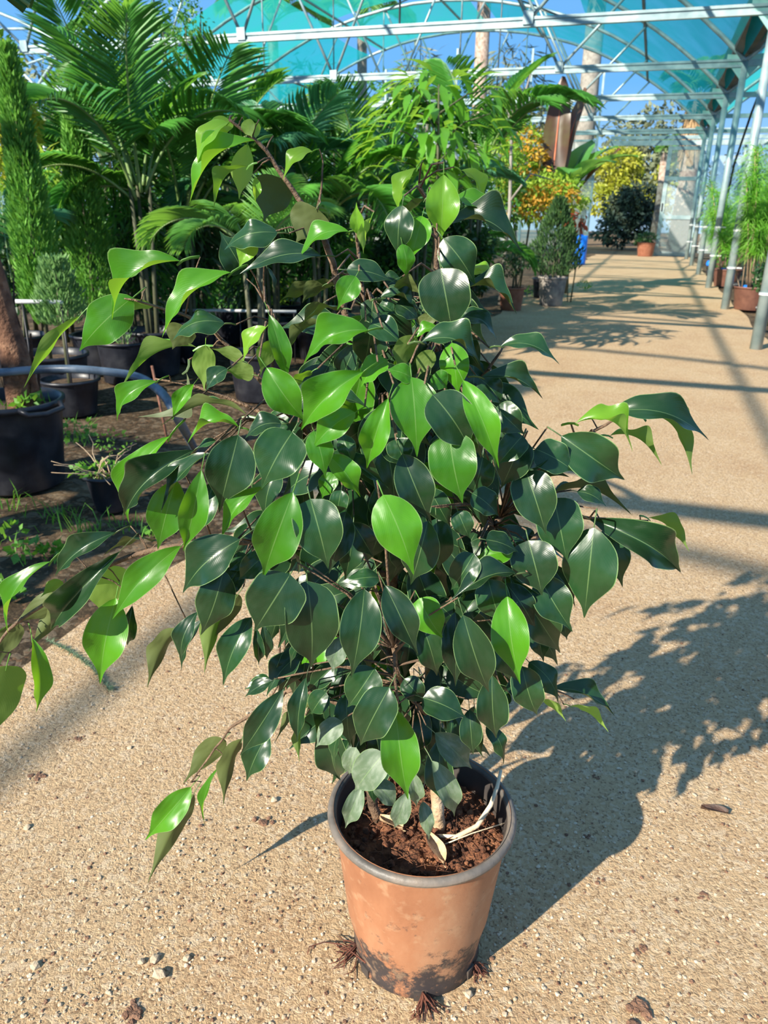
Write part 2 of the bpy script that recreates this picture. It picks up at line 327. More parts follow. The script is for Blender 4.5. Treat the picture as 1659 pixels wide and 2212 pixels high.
# ------------------------------------------------------------------ greenhouse frame
US = [8.53+3.84*i for i in range(-2, 6)]          # frame lines along the aisle; idx 2 is the nearest post in view
VP, VC, HW, ZB, RAD = 1.13, -6.3, 7.43, 3.74, 10.84
def arch_z(v, vc=VC): return 6.70-RAD+math.sqrt(max(0, RAD**2-(v-vc)**2))
def arch_pts(u, vc, t0=0, t1=PI, n=28):
    return [A(u, vc+HW*math.cos(lerp(t0, t1, k/n)), arch_z(vc+HW*math.cos(lerp(t0, t1, k/n)), vc)) for k in range(n+1)]
ceiling = sempty('ceiling')
post_mb = MB(); post_mb.tube([(0, 0, -.05), (0, 0, ZB)], .058, 14); post_me = post_mb.mesh('pole', M['steel'])
br = MB()
for sx in (-1, 1):
    br.v += [(sx*.04, -.015, ZB-.28), (sx*.30, -.015, ZB+.02), (sx*.30, -.015, ZB+.12), (sx*.04, -.015, ZB+.10), (sx*.04, .015, ZB-.28), (sx*.30, .015, ZB+.02), (sx*.30, .015, ZB+.12), (sx*.04, .015, ZB+.10)]
    n = len(br.v)-8
    for f in ((0, 1, 2, 3), (7, 6, 5, 4), (0, 4, 5, 1), (1, 5, 6, 2), (2, 6, 7, 3), (3, 7, 4, 0)): br.f.append(tuple(n+i for i in f)); br.m.append(0)
br_me = br.mesh('bracket', M['bracket'], False)
cl = MB(); cl.tube([(0, 0, -.012), (0, 0, .012)], .066, 12); cl.box((.09, 0, 0), (.08, .03, .02)); clip_me = cl.mesh('clip', M['white_pipe'], False)
ordn = ['nearest to the camera', 'second', 'third', 'fourth', 'fifth', 'sixth']
for i, u in enumerate(US):
    if i < 2 or u > 28.5: continue
    k = i-2
    lab = 'round aqua-grey steel post right of the path, '+(ordn[0] if k == 0 else ordn[k]+' from the camera')
    p = thing('greenhouse_post', A(u, VP), lab, 'post', 'steel posts along the right of the path', -AZ)
    link('pole', post_me, p); link('bracket', br_me, p)
    for z in (.55, 1.05): o = link('clip', clip_me, p); o.location = (0, 0, z+.03*math.sin(i*5))
# distant left row (hidden mostly by the plants)
for k, i in enumerate((3, 4, 5, 6, 7)):
    u = US[i]
    p = thing('greenhouse_post', A(u, VC-HW), 'aqua-grey steel post far behind the palms on the left, %s of its row' % ordn[k].replace('to the camera', 'one'), 'post', 'steel posts behind the palms', -AZ)
    link('pole', post_me, p); link('bracket', br_me, p)
RZ = Matrix.Rotation(-AZ, 3, 'Z')
for i, u in enumerate(US):
    if i < 3: continue
    for vc in (VC, VC+2*HW, VC-2*HW):
        if vc != VC and i not in (3, 4, 5, 6, 7): continue
        MB().tube(arch_pts(u, vc), .042, 8).build('arch', M['steel'], ceiling)
    # tie beam as a channel: two flanges and a web
    t = MB()
    L0, L1 = VC-HW, VP
    c = A(u, (L0+L1)/2, ZB-.02)
    for dz, hgt in ((.045, .035), (0, .06), (-.045, .035)):
        t.box(c+Vector((0, 0, dz)), (L1-L0-.1, .07 if dz else .03, hgt), RZ)
    t.build('tie_beam', M['steel'], ceiling, False)
    t = MB(); t.box(A(u, VP+HW, ZB-.02), (2*HW-.1, .06, .10), RZ); t.build('tie_beam', M['steel'], ceiling, False)
    for vn in (-2.02, -6.46, -10.6):
        MB().box(A(u, vn, ZB+.03)+A(-.05, 0), (.14, .02, .17), RZ).build('gusset_plate', M['steel'], ceiling, False)
        for dv in (-1.5, 1.35):
            MB().tube([A(u, vn, ZB), A(u, vn+dv, arch_z(vn+dv))], .026, 6).build('web_strut', M['steel'], ceiling)
    for vn in (-3.9, -8.0):
        MB().tube([A(u, vn, ZB), A(u, vn, arch_z(vn))], .016, 6).build('hanger_rod', M['steel_d'] if i % 2 else M['steel'], ceiling)
for u in (-6.83, -2.1, US[0], US[1], US[2]):      # the frames over and behind the camera
    MB().tube(arch_pts(u, VC), .042, 8).build('arch', M['steel'], ceiling)
    MB().box(A(u, VC, ZB-.02), (2*HW-.1, .06, .11), RZ).build('tie_beam', M['steel'], ceiling, False)
for v in (-.75, -4.05, -6.3, -9.2, -11.8):
    MB().tube([A(-9.5, v, arch_z(v)-.03), A(US[7], v, arch_z(v)-.03)], .034, 8).build('purlin', M['steel_d'] if v in (-.75, -11.8) else M['steel'], ceiling)
for i in (3, 5):      # wind bracing in the roof plane
    for (va, vb) in ((-3, -8), (-8, -3)):
        pts = [A(lerp(US[i], US[i+1], k/8), lerp(va, vb, k/8), arch_z(lerp(va, vb, k/8))-.05) for k in range(9)]
        MB().tube(pts, .02, 6).build('diagonal_brace', M['steel_d'], ceiling)
# gutter
g = MB(); prof = [(-.24, .34), (-.20, .06), (-.08, 0), (.08, 0), (.20, .06), (.24, .34), (.21, .34), (.17, .08), (-.17, .08), (-.21, .34)]
for u in (US[2]-3, US[7]+.2):
    for (a, z) in prof: g.v.append(tuple(A(u, VP+a, ZB+.12+z)))
n = len(prof)
for k in range(n): g.f.append((k, (k+1) % n, n+(k+1) % n, n+k)); g.m.append(0)
g.build('gutter', M['gutter'], ceiling, False)
def net_panel(u0, u1, va, vb, mat, vc=VC, nv=16, sag=.06):
    mb = MB()
    for a in range(5):
        u = lerp(u0, u1, a/4)
        for b in range(nv+1):
            v = lerp(va, vb, b/nv); s = sag*math.sin(PI*a/4)
            mb.v.append(tuple(A(u, v, arch_z(v, vc)+.05-s)))
    for a in range(4):
        for b in range(nv):
            q = a*(nv+1)+b; mb.f.append((q, q+1, q+nv+2, q+nv+1)); mb.m.append(0)
    mb.build('shade_net', mat, ceiling)
for i in (3, 4, 5, 6):
    net_panel(US[i]-(1.2 if i == 3 else 0), US[i+1], 1.1, (-2.6, -1.9, -2.3, -5.2)[i-3], M['net'])
for i in (5, 6):
    net_panel(US[i], US[i+1]-(.4 if i == 5 else 0), -3.6-(2.0 if i == 6 else 0), -9.4, M['net_g'])
net_panel(US[5]-1, US[6], -9.6, -12.6, M['net_g']); net_panel(US[6], US[7], -9.8, -13.5, M['net'])
net_panel(US[4], US[5]-1.4, -7.2, -10.6, M['net'])
for i in (3, 4, 5, 6): net_panel(US[i], US[i+1], 1.25, 4.5, M['net_g'], VC+2*HW)
for i in (5, 6): net_panel(US[i], US[i+1], -13.8, -18.5, M['net'], VC-2*HW)

# ------------------------------------------------------------------ end wall with sliding door
UE = 29.6
wb = sempty('wall_back')
def rbox(name, v0, v1, z0, z1, th, mat, par, u=UE):
    mb = MB(); mb.box(A(u, (v0+v1)/2, (z0+z1)/2), (abs(v1-v0), th, z1-z0), RZ); return mb.build(name, mat, par, False)
rbox('header_rail', -1.75, 8, 3.47, 3.63, .10, M['steel'], wb, UE-.1)
rbox('header_rail', -1.75, 8, 3.66, 3.77, .08, M['steel'], wb, UE-.05)
rbox('header_rail', -2.6, 8, 3.82, 3.98, .10, M['steel'], wb)
for v in (-12.3, -9.8, -7.2, -4.6, -2.2): rbox('stud', v-.035, v+.035, 0, arch_z(v)-.1, .07, M['steel'], wb)
for v in (2.5, 5.0): rbox('stud', v-.035, v+.035, 0, 3.6, .07, M['steel'], wb)
for z in (1.2, 2.4, 3.65): rbox('girt', -12.3, -2.2, z-.03, z+.03, .06, M['steel'], wb)
for k, (va, vb) in enumerate(((-12.3, -9.8), (-9.8, -7.2), (-7.2, -4.6), (-4.6, -2.2))):
    for z0, z1 in ((.1, 1.2), (1.2, 2.4), (2.4, 3.65)): rbox('pane', va+.03, vb-.03, z0+.03, z1-.03, .012, M['pane'], wb)
for va, vb in ((1.5, 2.5), (2.5, 5.0)):
    for z0, z1 in ((.1, 1.5), (1.5, 3.2)): rbox('pane', va+.03, vb-.03, z0+.03, z1-.03, .012, M['pane'], wb)
rbox('girt', 1.2, 5, 1.47, 1.53, .06, M['steel'], wb)
d1 = sempty('door_1')
DV0, DV1, UD = .13, 1.30, UE-.22
rbox('stile', DV0, DV0+.13, .02, 3.44, .07, M['steel'], d1, UD); rbox('stile', DV1-.13, DV1, .02, 3.44, .07, M['steel'], d1, UD)
for z in (.02, 1.2, 2.4, 3.32): rbox('rail', DV0+.13, DV1-.13, z, z+.12, .06, M['steel'], d1, UD)
for z0, z1 in ((.14, 1.2), (1.32, 2.4), (2.52, 3.32)): rbox('pane', DV0+.13, DV1-.13, z0, z1, .012, M['pane'], d1, UD)
rbox('handle', DV0+.03, DV0+.07, 1.45, 1.7, .14, M['black_pipe'], d1, UD)
rbox('jamb', 1.32, 1.44, 0, 3.47, .1, M['bracket'], wb, UE-.1)
# ------------------------------------------------------------------ the potted ficus
PX, PY = .07, .985            # pot axis on the ground
PH, RB, RT = .30, .11, .149
fic = thing('potted_ficus', (PX, PY, 0), 'large bushy glossy green ficus in a worn terracotta-coloured pot on the path', 'potted plant')
def lo(p): return Vector(p)-Vector((PX, PY, 0))
def prad(z): return lerp(RB, RT-.006, z/PH)
po = MB()
pr = [(.001, .004), (RB-.012, .004), (RB-.004, 0), (RB, .006)]+[(prad(z)+(-.004 if .012 < z < .10 else 0), z) for z in (.02, .06, .10, .108, .15, .2, .25, .29, .305)]
po.lathe(pr, 64)
po_o = po.build('pot', [M['pot']], fic)
rm = MB(); rr_ = []
for k in range(13):
    a = 2*PI*k/12; rr_.append((RT-.003+.0075*math.cos(a), PH-.004+.008*math.sin(a)))
rm.lathe(rr_, 64); rm.build('rim', M['rim'], po_o)
inn = MB(); inn.lathe([(RT-.010, PH-.006), (RT-.013, PH-.03), (RT-.02, .20)], 64); inn.build('inner_wall', M['pot_in'], po_o)
for ang in (-1.55, -.62, -2.5, .6):            # drain notches at the foot
    q = MB(); q.box((math.cos(ang)*(RB-.0035), math.sin(ang)*(RB-.0035), .011), (.010, .020, .018), Matrix.Rotation(ang, 3, 'Z')); q.build('drain_hole', M['pot_in'], po_o, False)
SZ = PH-.052
sm = MB(); nr, na = 12, 48
for i in range(nr+1):
    for j in range(na):
        r = (RT-.014)*i/nr; a = 2*PI*j/na; x, y = r*math.cos(a), r*math.sin(a)
        sm.v.append((x, y, SZ+.012*noise.noise(Vector((x*28, y*28, 0)))+.006*noise.noise(Vector((x*80, y*80, 3)))+.012*(1-i/nr)))
for i in range(nr):
    for j in range(na): sm.f.append((i*na+j, i*na+(j+1) % na, (i+1)*na+(j+1) % na, (i+1)*na+j)); sm.m.append(0)
soil_o = sm.build('soil', M['peat'], fic)
cm = MB()
def lump(mb, c, r, sq=.7, m=0):
    n = len(mb.v); ic = [(0, 0, 1), (.89, 0, .45), (.28, .85, .45), (-.72, .53, .45), (-.72, -.53, .45), (.28, -.85, .45), (.72, .53, -.45), (-.28, .85, -.45), (-.89, 0, -.45), (-.28, -.85, -.45), (.72, -.53, -.45), (0, 0, -1)]
    q = Quaternion((random.gauss(0, 1), random.gauss(0, 1), random.gauss(0, 1), random.gauss(0, 1))).normalized()
    for p in ic:
        v = q @ (Vector(p)*r*random.uniform(.7, 1.2)); mb.v.append((c[0]+v.x, c[1]+v.y, c[2]+v.z*sq))
    for f in ((0, 1, 2), (0, 2, 3), (0, 3, 4), (0, 4, 5), (0, 5, 1), (1, 6, 2), (2, 7, 3), (3, 8, 4), (4, 9, 5), (5, 10, 1), (6, 7, 2), (7, 8, 3), (8, 9, 4), (9, 10, 5), (10, 6, 1), (11, 7, 6), (11, 8, 7), (11, 9, 8), (11, 10, 9), (11, 6, 10)):
        mb.f.append(tuple(n+i for i in f)); mb.m.append(m)
for k in range(420):
    r = (RT-.02)*math.sqrt(random.random()); a = random.uniform(0, 2*PI)
    lump(cm, (r*math.cos(a), r*math.sin(a), SZ+.008+random.uniform(-.004, .008)), random.choice((.003, .004, .005, .008)))
for k in range(150):
    r = (RT-.03)*math.sqrt(random.random()); a = random.uniform(0, 2*PI); b = random.uniform(0, PI); l = random.uniform(.008, .035)
    c = Vector((r*math.cos(a), r*math.sin(a), SZ+.014)); d = Vector((math.cos(b), math.sin(b), random.uniform(-.2, .4)))*l
    if (c+d).to_2d().length > RT-.016 or (c-d).to_2d().length > RT-.016: continue
    cm.tube([c-d, c+Vector((0, 0, .006)), c+d], .0006, 3, False)
cm.build('peat_crumbs', M['peat'], soil_o, True, 'stuff')

# ---- leaf blades: 8 shapes shared by all leaves (width 1, length 1, normal +z)
OUT = {'ovate': [(0, 0), (.03, .30), (.10, .62), (.2, .87), (.3, .98), (.4, 1), (.50, .93), (.60, .74), (.69, .50), (.76, .30), (.82, .17), (.88, .10), (.94, .06), (1, 0)],
       'lance': [(0, 0), (.03, .18), (.10, .45), (.2, .74), (.32, .95), (.44, 1), (.54, .93), (.64, .74), (.72, .52), (.79, .32), (.85, .17), (.90, .10), (.95, .06), (1, 0)],
       'round': [(0, 0), (.02, .40), (.07, .74), (.16, .95), (.28, 1), (.42, 1), (.53, .93), (.63, .76), (.72, .52), (.79, .30), (.85, .15), (.90, .09), (.95, .05), (1, 0)]}
US9 = (-1, -.72, -.4, -.14, 0, .14, .4, .72, 1)
def blade(name, kind, fold, wave, ph, curl, side):
    mb = MB(); uvs = []; raw = OUT[kind]; prof = []
    for i in range(25):
        t = (i/24)**1.12; k = max(j for j in range(len(raw)-1) if raw[j][0] <= t+1e-9); (ta, wa), (tb, wb_) = raw[k], raw[k+1]
        q = (t-ta)/(tb-ta); w0 = raw[k-1] if k else raw[k]; w3 = raw[min(len(raw)-1, k+2)]
        hw = .5*((2*wa)+(wb_-w0[1])*q+(2*w0[1]-5*wa+4*wb_-w3[1])*q*q+(3*wa-w0[1]-3*wb_+w3[1])*q**3); prof.append((t, max(0, hw)))
    prof[0] = (0, 0); prof[-1] = (1, 0)
    for t, hw in prof:
        bz = .62*math.sin(PI*min(1, t)**.85)*.25 + curl*(t**3)*.15
        mx = side*.18*math.sin(PI*t)
        for u in US9:
            wv = wave*math.sin(4.2*PI*t+ph+(1.3 if u > 0 else 0))*u*u*hw
            x = mx+u*hw*.5; z = bz+fold*abs(u)**1.4*hw+wv
            mb.v.append((x, t, z)); uvs.append((.5+.5*u, t))
    k = len(US9)
    for i in range(len(prof)-1):
        for j in range(k-1):
            a = i*k+j; mb.f.append((a, a+1, a+k+1, a+k)); mb.m.append(0)
    nb = len(mb.v)                       # petiole, running back under the blade base
    mb.tube([(0, .06, -.012), (0, -.02, -.008), (0, -.10, -.03), (0, -.17, -.07)], [.010, .014, .015, .017], 5)
    uvs += [(.5, 0)]*(len(mb.v)-nb)
    return mb, uvs
BL = []
for kind, fold, wave, ph, curl, side in (('ovate', .06, .03, 0, -.3, 0), ('ovate', .10, .045, 1, -.1, .16), ('ovate', -.03, .05, 2, -.4, -.18), ('lance', .07, .035, .6, -.3, .14), ('lance', .11, .045, 2.4, .1, -.16), ('round', .05, .045, 1.5, -.35, .1), ('round', .08, .035, 3, -.2, -.12), ('lance', .13, .06, .2, -.45, 0)):
    BL.append((kind,)+blade('leaf', kind, fold, wave, ph, curl, side))
blade_cache = {}
def blade_me(i, mk):
    if (i, mk) not in blade_cache:
        kind, mb, uvs = BL[i]; me = mb.mesh('leaf', M['leaf_'+mk]); ul = me.uv_layers.new(name='UVMap')
        for lp in me.loops: ul.data[lp.index].uv = uvs[lp.vertex_index]
        blade_cache[(i, mk)] = me
    return blade_cache[(i, mk)]
ZN = {'a': (200, 200, 3.16), 'b': (650, 330, 2.765), 'c': (240, 850, 2.5136), 'd': (800, 850, 2.183), 'e': (300, 1350, 1.58), 'l': (0, 700, 2.765)}
# zone, base x, y, tip x, y, width, roll, arch, leaf tone (shaded or sunlit look painted in, young, dusty), depth step (0 = outer, + = deeper inside)
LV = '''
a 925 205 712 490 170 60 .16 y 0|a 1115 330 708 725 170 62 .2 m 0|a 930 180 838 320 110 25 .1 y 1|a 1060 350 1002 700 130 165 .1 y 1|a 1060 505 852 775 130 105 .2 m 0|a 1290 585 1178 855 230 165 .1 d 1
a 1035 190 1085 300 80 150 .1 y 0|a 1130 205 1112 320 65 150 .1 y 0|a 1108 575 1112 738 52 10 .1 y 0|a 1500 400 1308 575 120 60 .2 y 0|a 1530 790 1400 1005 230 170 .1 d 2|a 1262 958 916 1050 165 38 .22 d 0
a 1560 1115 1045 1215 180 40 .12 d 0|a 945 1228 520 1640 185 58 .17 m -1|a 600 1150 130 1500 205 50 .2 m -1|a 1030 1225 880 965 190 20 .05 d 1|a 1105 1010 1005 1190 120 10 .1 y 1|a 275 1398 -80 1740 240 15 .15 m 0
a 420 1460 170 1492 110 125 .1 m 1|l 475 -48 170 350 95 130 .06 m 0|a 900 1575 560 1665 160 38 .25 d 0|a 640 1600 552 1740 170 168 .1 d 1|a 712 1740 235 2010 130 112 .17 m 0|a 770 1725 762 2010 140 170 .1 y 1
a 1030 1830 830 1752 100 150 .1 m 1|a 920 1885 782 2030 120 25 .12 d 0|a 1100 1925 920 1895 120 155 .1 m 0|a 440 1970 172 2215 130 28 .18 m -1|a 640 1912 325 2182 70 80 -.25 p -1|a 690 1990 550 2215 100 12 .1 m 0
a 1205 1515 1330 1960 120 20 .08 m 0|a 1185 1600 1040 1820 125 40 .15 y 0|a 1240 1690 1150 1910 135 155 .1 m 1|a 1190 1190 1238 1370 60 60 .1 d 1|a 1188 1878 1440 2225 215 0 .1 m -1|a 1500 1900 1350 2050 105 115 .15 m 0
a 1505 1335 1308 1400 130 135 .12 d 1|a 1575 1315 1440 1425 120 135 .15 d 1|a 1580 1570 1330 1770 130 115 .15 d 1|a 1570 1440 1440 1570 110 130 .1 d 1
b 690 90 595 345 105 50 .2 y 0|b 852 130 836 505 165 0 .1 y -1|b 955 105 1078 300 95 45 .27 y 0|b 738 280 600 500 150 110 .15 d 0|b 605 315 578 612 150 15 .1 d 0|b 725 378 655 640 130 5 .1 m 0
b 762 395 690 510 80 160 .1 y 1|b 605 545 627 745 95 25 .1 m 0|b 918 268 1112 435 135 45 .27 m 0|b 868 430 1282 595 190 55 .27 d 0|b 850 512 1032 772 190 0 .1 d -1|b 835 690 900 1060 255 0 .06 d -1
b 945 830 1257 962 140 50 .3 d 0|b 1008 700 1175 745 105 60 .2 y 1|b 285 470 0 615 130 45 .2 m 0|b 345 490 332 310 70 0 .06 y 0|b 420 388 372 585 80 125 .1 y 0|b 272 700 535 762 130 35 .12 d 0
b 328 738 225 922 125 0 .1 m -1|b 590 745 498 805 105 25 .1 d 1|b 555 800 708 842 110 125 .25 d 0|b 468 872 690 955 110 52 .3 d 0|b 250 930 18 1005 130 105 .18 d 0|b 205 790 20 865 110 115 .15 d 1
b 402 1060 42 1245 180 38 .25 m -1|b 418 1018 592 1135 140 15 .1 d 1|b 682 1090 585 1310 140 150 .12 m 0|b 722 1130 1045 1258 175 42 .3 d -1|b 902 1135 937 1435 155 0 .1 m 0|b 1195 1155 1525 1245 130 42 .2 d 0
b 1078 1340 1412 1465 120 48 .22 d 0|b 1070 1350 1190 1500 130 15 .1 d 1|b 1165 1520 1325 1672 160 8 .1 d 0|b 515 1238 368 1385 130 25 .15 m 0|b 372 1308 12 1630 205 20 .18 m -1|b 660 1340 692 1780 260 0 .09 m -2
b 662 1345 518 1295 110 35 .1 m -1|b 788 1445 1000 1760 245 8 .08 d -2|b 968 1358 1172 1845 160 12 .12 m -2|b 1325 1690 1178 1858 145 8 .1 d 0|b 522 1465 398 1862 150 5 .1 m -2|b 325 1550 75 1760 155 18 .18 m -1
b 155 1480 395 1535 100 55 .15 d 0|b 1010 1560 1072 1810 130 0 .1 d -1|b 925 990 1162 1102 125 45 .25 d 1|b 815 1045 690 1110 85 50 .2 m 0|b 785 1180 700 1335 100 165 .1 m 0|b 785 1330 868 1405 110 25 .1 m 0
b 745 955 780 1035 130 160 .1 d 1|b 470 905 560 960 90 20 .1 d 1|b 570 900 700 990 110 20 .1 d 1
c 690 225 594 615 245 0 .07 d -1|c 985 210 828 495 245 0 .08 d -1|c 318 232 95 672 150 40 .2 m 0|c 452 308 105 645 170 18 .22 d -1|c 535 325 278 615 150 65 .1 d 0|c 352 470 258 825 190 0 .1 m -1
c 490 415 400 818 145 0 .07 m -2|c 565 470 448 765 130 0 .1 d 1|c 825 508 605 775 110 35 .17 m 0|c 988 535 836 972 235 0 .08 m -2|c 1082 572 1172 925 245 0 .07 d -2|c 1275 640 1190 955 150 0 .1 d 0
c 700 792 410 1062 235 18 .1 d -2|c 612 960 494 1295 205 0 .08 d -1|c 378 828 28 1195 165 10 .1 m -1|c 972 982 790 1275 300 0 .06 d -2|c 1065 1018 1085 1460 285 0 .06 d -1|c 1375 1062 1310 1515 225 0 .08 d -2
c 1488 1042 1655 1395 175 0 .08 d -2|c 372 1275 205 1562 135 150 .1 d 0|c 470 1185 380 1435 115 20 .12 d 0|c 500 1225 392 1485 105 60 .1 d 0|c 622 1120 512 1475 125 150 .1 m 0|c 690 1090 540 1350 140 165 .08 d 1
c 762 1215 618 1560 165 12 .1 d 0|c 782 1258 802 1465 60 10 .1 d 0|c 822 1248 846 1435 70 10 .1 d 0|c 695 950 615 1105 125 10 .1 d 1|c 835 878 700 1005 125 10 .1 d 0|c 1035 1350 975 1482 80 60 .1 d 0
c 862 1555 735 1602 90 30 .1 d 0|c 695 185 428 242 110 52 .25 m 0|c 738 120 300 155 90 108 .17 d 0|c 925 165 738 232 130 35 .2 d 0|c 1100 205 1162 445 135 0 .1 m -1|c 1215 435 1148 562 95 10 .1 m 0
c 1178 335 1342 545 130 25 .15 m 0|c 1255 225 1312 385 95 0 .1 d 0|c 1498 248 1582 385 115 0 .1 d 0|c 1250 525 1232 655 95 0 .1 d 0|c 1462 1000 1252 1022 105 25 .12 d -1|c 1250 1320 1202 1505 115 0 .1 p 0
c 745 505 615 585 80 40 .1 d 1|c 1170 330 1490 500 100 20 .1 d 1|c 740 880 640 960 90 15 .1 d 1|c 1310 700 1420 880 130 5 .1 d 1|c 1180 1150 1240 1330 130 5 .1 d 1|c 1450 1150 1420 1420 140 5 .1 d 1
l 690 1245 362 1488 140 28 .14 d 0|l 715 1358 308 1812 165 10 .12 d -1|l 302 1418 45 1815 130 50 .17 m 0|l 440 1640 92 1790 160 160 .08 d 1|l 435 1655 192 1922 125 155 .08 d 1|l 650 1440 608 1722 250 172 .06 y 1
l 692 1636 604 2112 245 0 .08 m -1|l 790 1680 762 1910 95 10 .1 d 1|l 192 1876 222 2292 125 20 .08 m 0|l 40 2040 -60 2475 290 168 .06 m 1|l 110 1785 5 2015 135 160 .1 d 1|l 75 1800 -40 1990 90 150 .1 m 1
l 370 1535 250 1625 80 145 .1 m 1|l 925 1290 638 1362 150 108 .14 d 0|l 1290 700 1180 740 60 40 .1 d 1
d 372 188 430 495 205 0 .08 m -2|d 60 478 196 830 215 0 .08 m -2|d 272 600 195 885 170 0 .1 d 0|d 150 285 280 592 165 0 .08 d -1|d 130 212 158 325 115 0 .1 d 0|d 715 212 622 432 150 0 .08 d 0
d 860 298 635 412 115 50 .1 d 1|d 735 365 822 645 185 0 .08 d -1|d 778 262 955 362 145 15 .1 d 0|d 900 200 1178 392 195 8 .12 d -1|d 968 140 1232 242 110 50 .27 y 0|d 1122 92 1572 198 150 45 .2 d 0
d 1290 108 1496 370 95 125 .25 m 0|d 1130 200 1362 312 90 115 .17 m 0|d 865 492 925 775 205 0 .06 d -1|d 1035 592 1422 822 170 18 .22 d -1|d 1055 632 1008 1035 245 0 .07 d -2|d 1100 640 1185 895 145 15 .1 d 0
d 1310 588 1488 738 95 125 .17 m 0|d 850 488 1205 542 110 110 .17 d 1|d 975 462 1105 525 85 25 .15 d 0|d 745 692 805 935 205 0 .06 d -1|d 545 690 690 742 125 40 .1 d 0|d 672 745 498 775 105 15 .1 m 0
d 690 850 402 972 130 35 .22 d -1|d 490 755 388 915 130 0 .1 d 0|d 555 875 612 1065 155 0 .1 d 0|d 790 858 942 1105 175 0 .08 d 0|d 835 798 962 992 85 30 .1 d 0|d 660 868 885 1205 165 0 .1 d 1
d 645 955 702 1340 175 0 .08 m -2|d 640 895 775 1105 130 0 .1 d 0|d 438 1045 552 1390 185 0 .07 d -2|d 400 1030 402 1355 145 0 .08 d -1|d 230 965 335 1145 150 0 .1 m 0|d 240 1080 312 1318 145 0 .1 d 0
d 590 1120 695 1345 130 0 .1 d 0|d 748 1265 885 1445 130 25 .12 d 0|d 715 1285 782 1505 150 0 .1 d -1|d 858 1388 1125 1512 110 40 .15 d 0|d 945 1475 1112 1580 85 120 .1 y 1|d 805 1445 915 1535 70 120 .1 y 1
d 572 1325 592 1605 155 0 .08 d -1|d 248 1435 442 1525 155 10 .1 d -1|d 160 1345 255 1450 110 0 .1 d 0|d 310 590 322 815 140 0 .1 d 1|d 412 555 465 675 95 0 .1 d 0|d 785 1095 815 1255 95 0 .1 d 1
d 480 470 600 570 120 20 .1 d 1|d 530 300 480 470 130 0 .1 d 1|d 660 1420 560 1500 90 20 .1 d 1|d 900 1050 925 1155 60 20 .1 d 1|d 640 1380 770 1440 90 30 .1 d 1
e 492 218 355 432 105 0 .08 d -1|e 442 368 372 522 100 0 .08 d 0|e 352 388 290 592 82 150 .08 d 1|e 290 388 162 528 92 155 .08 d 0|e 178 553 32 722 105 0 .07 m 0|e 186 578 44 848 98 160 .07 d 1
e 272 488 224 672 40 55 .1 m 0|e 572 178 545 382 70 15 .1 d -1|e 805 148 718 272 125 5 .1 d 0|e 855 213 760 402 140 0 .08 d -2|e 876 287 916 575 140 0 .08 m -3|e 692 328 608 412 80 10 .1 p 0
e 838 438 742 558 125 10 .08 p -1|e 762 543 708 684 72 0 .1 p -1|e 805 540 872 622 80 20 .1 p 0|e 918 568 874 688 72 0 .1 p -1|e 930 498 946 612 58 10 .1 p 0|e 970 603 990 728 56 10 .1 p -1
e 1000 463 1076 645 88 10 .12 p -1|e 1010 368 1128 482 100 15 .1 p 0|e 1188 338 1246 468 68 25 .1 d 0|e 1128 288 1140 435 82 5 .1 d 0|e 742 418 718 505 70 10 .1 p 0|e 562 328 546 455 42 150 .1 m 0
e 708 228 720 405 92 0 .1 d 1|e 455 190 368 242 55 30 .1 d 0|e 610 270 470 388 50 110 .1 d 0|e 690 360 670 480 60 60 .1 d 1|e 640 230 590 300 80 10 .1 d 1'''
leaves = []
for ln in LV.strip().replace('\n', '|').split('|'):
    q = ln.split(); x0, y0, k = ZN[q[0]]; v = [float(a) for a in q[1:8]]
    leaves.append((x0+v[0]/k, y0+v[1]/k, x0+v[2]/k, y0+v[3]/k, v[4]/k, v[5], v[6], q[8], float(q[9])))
def bush_dz(x, y):
    r2 = ((x-860)/560)**2+((y-1130)/760)**2
    return -.22*math.sqrt(max(0, 1-r2))
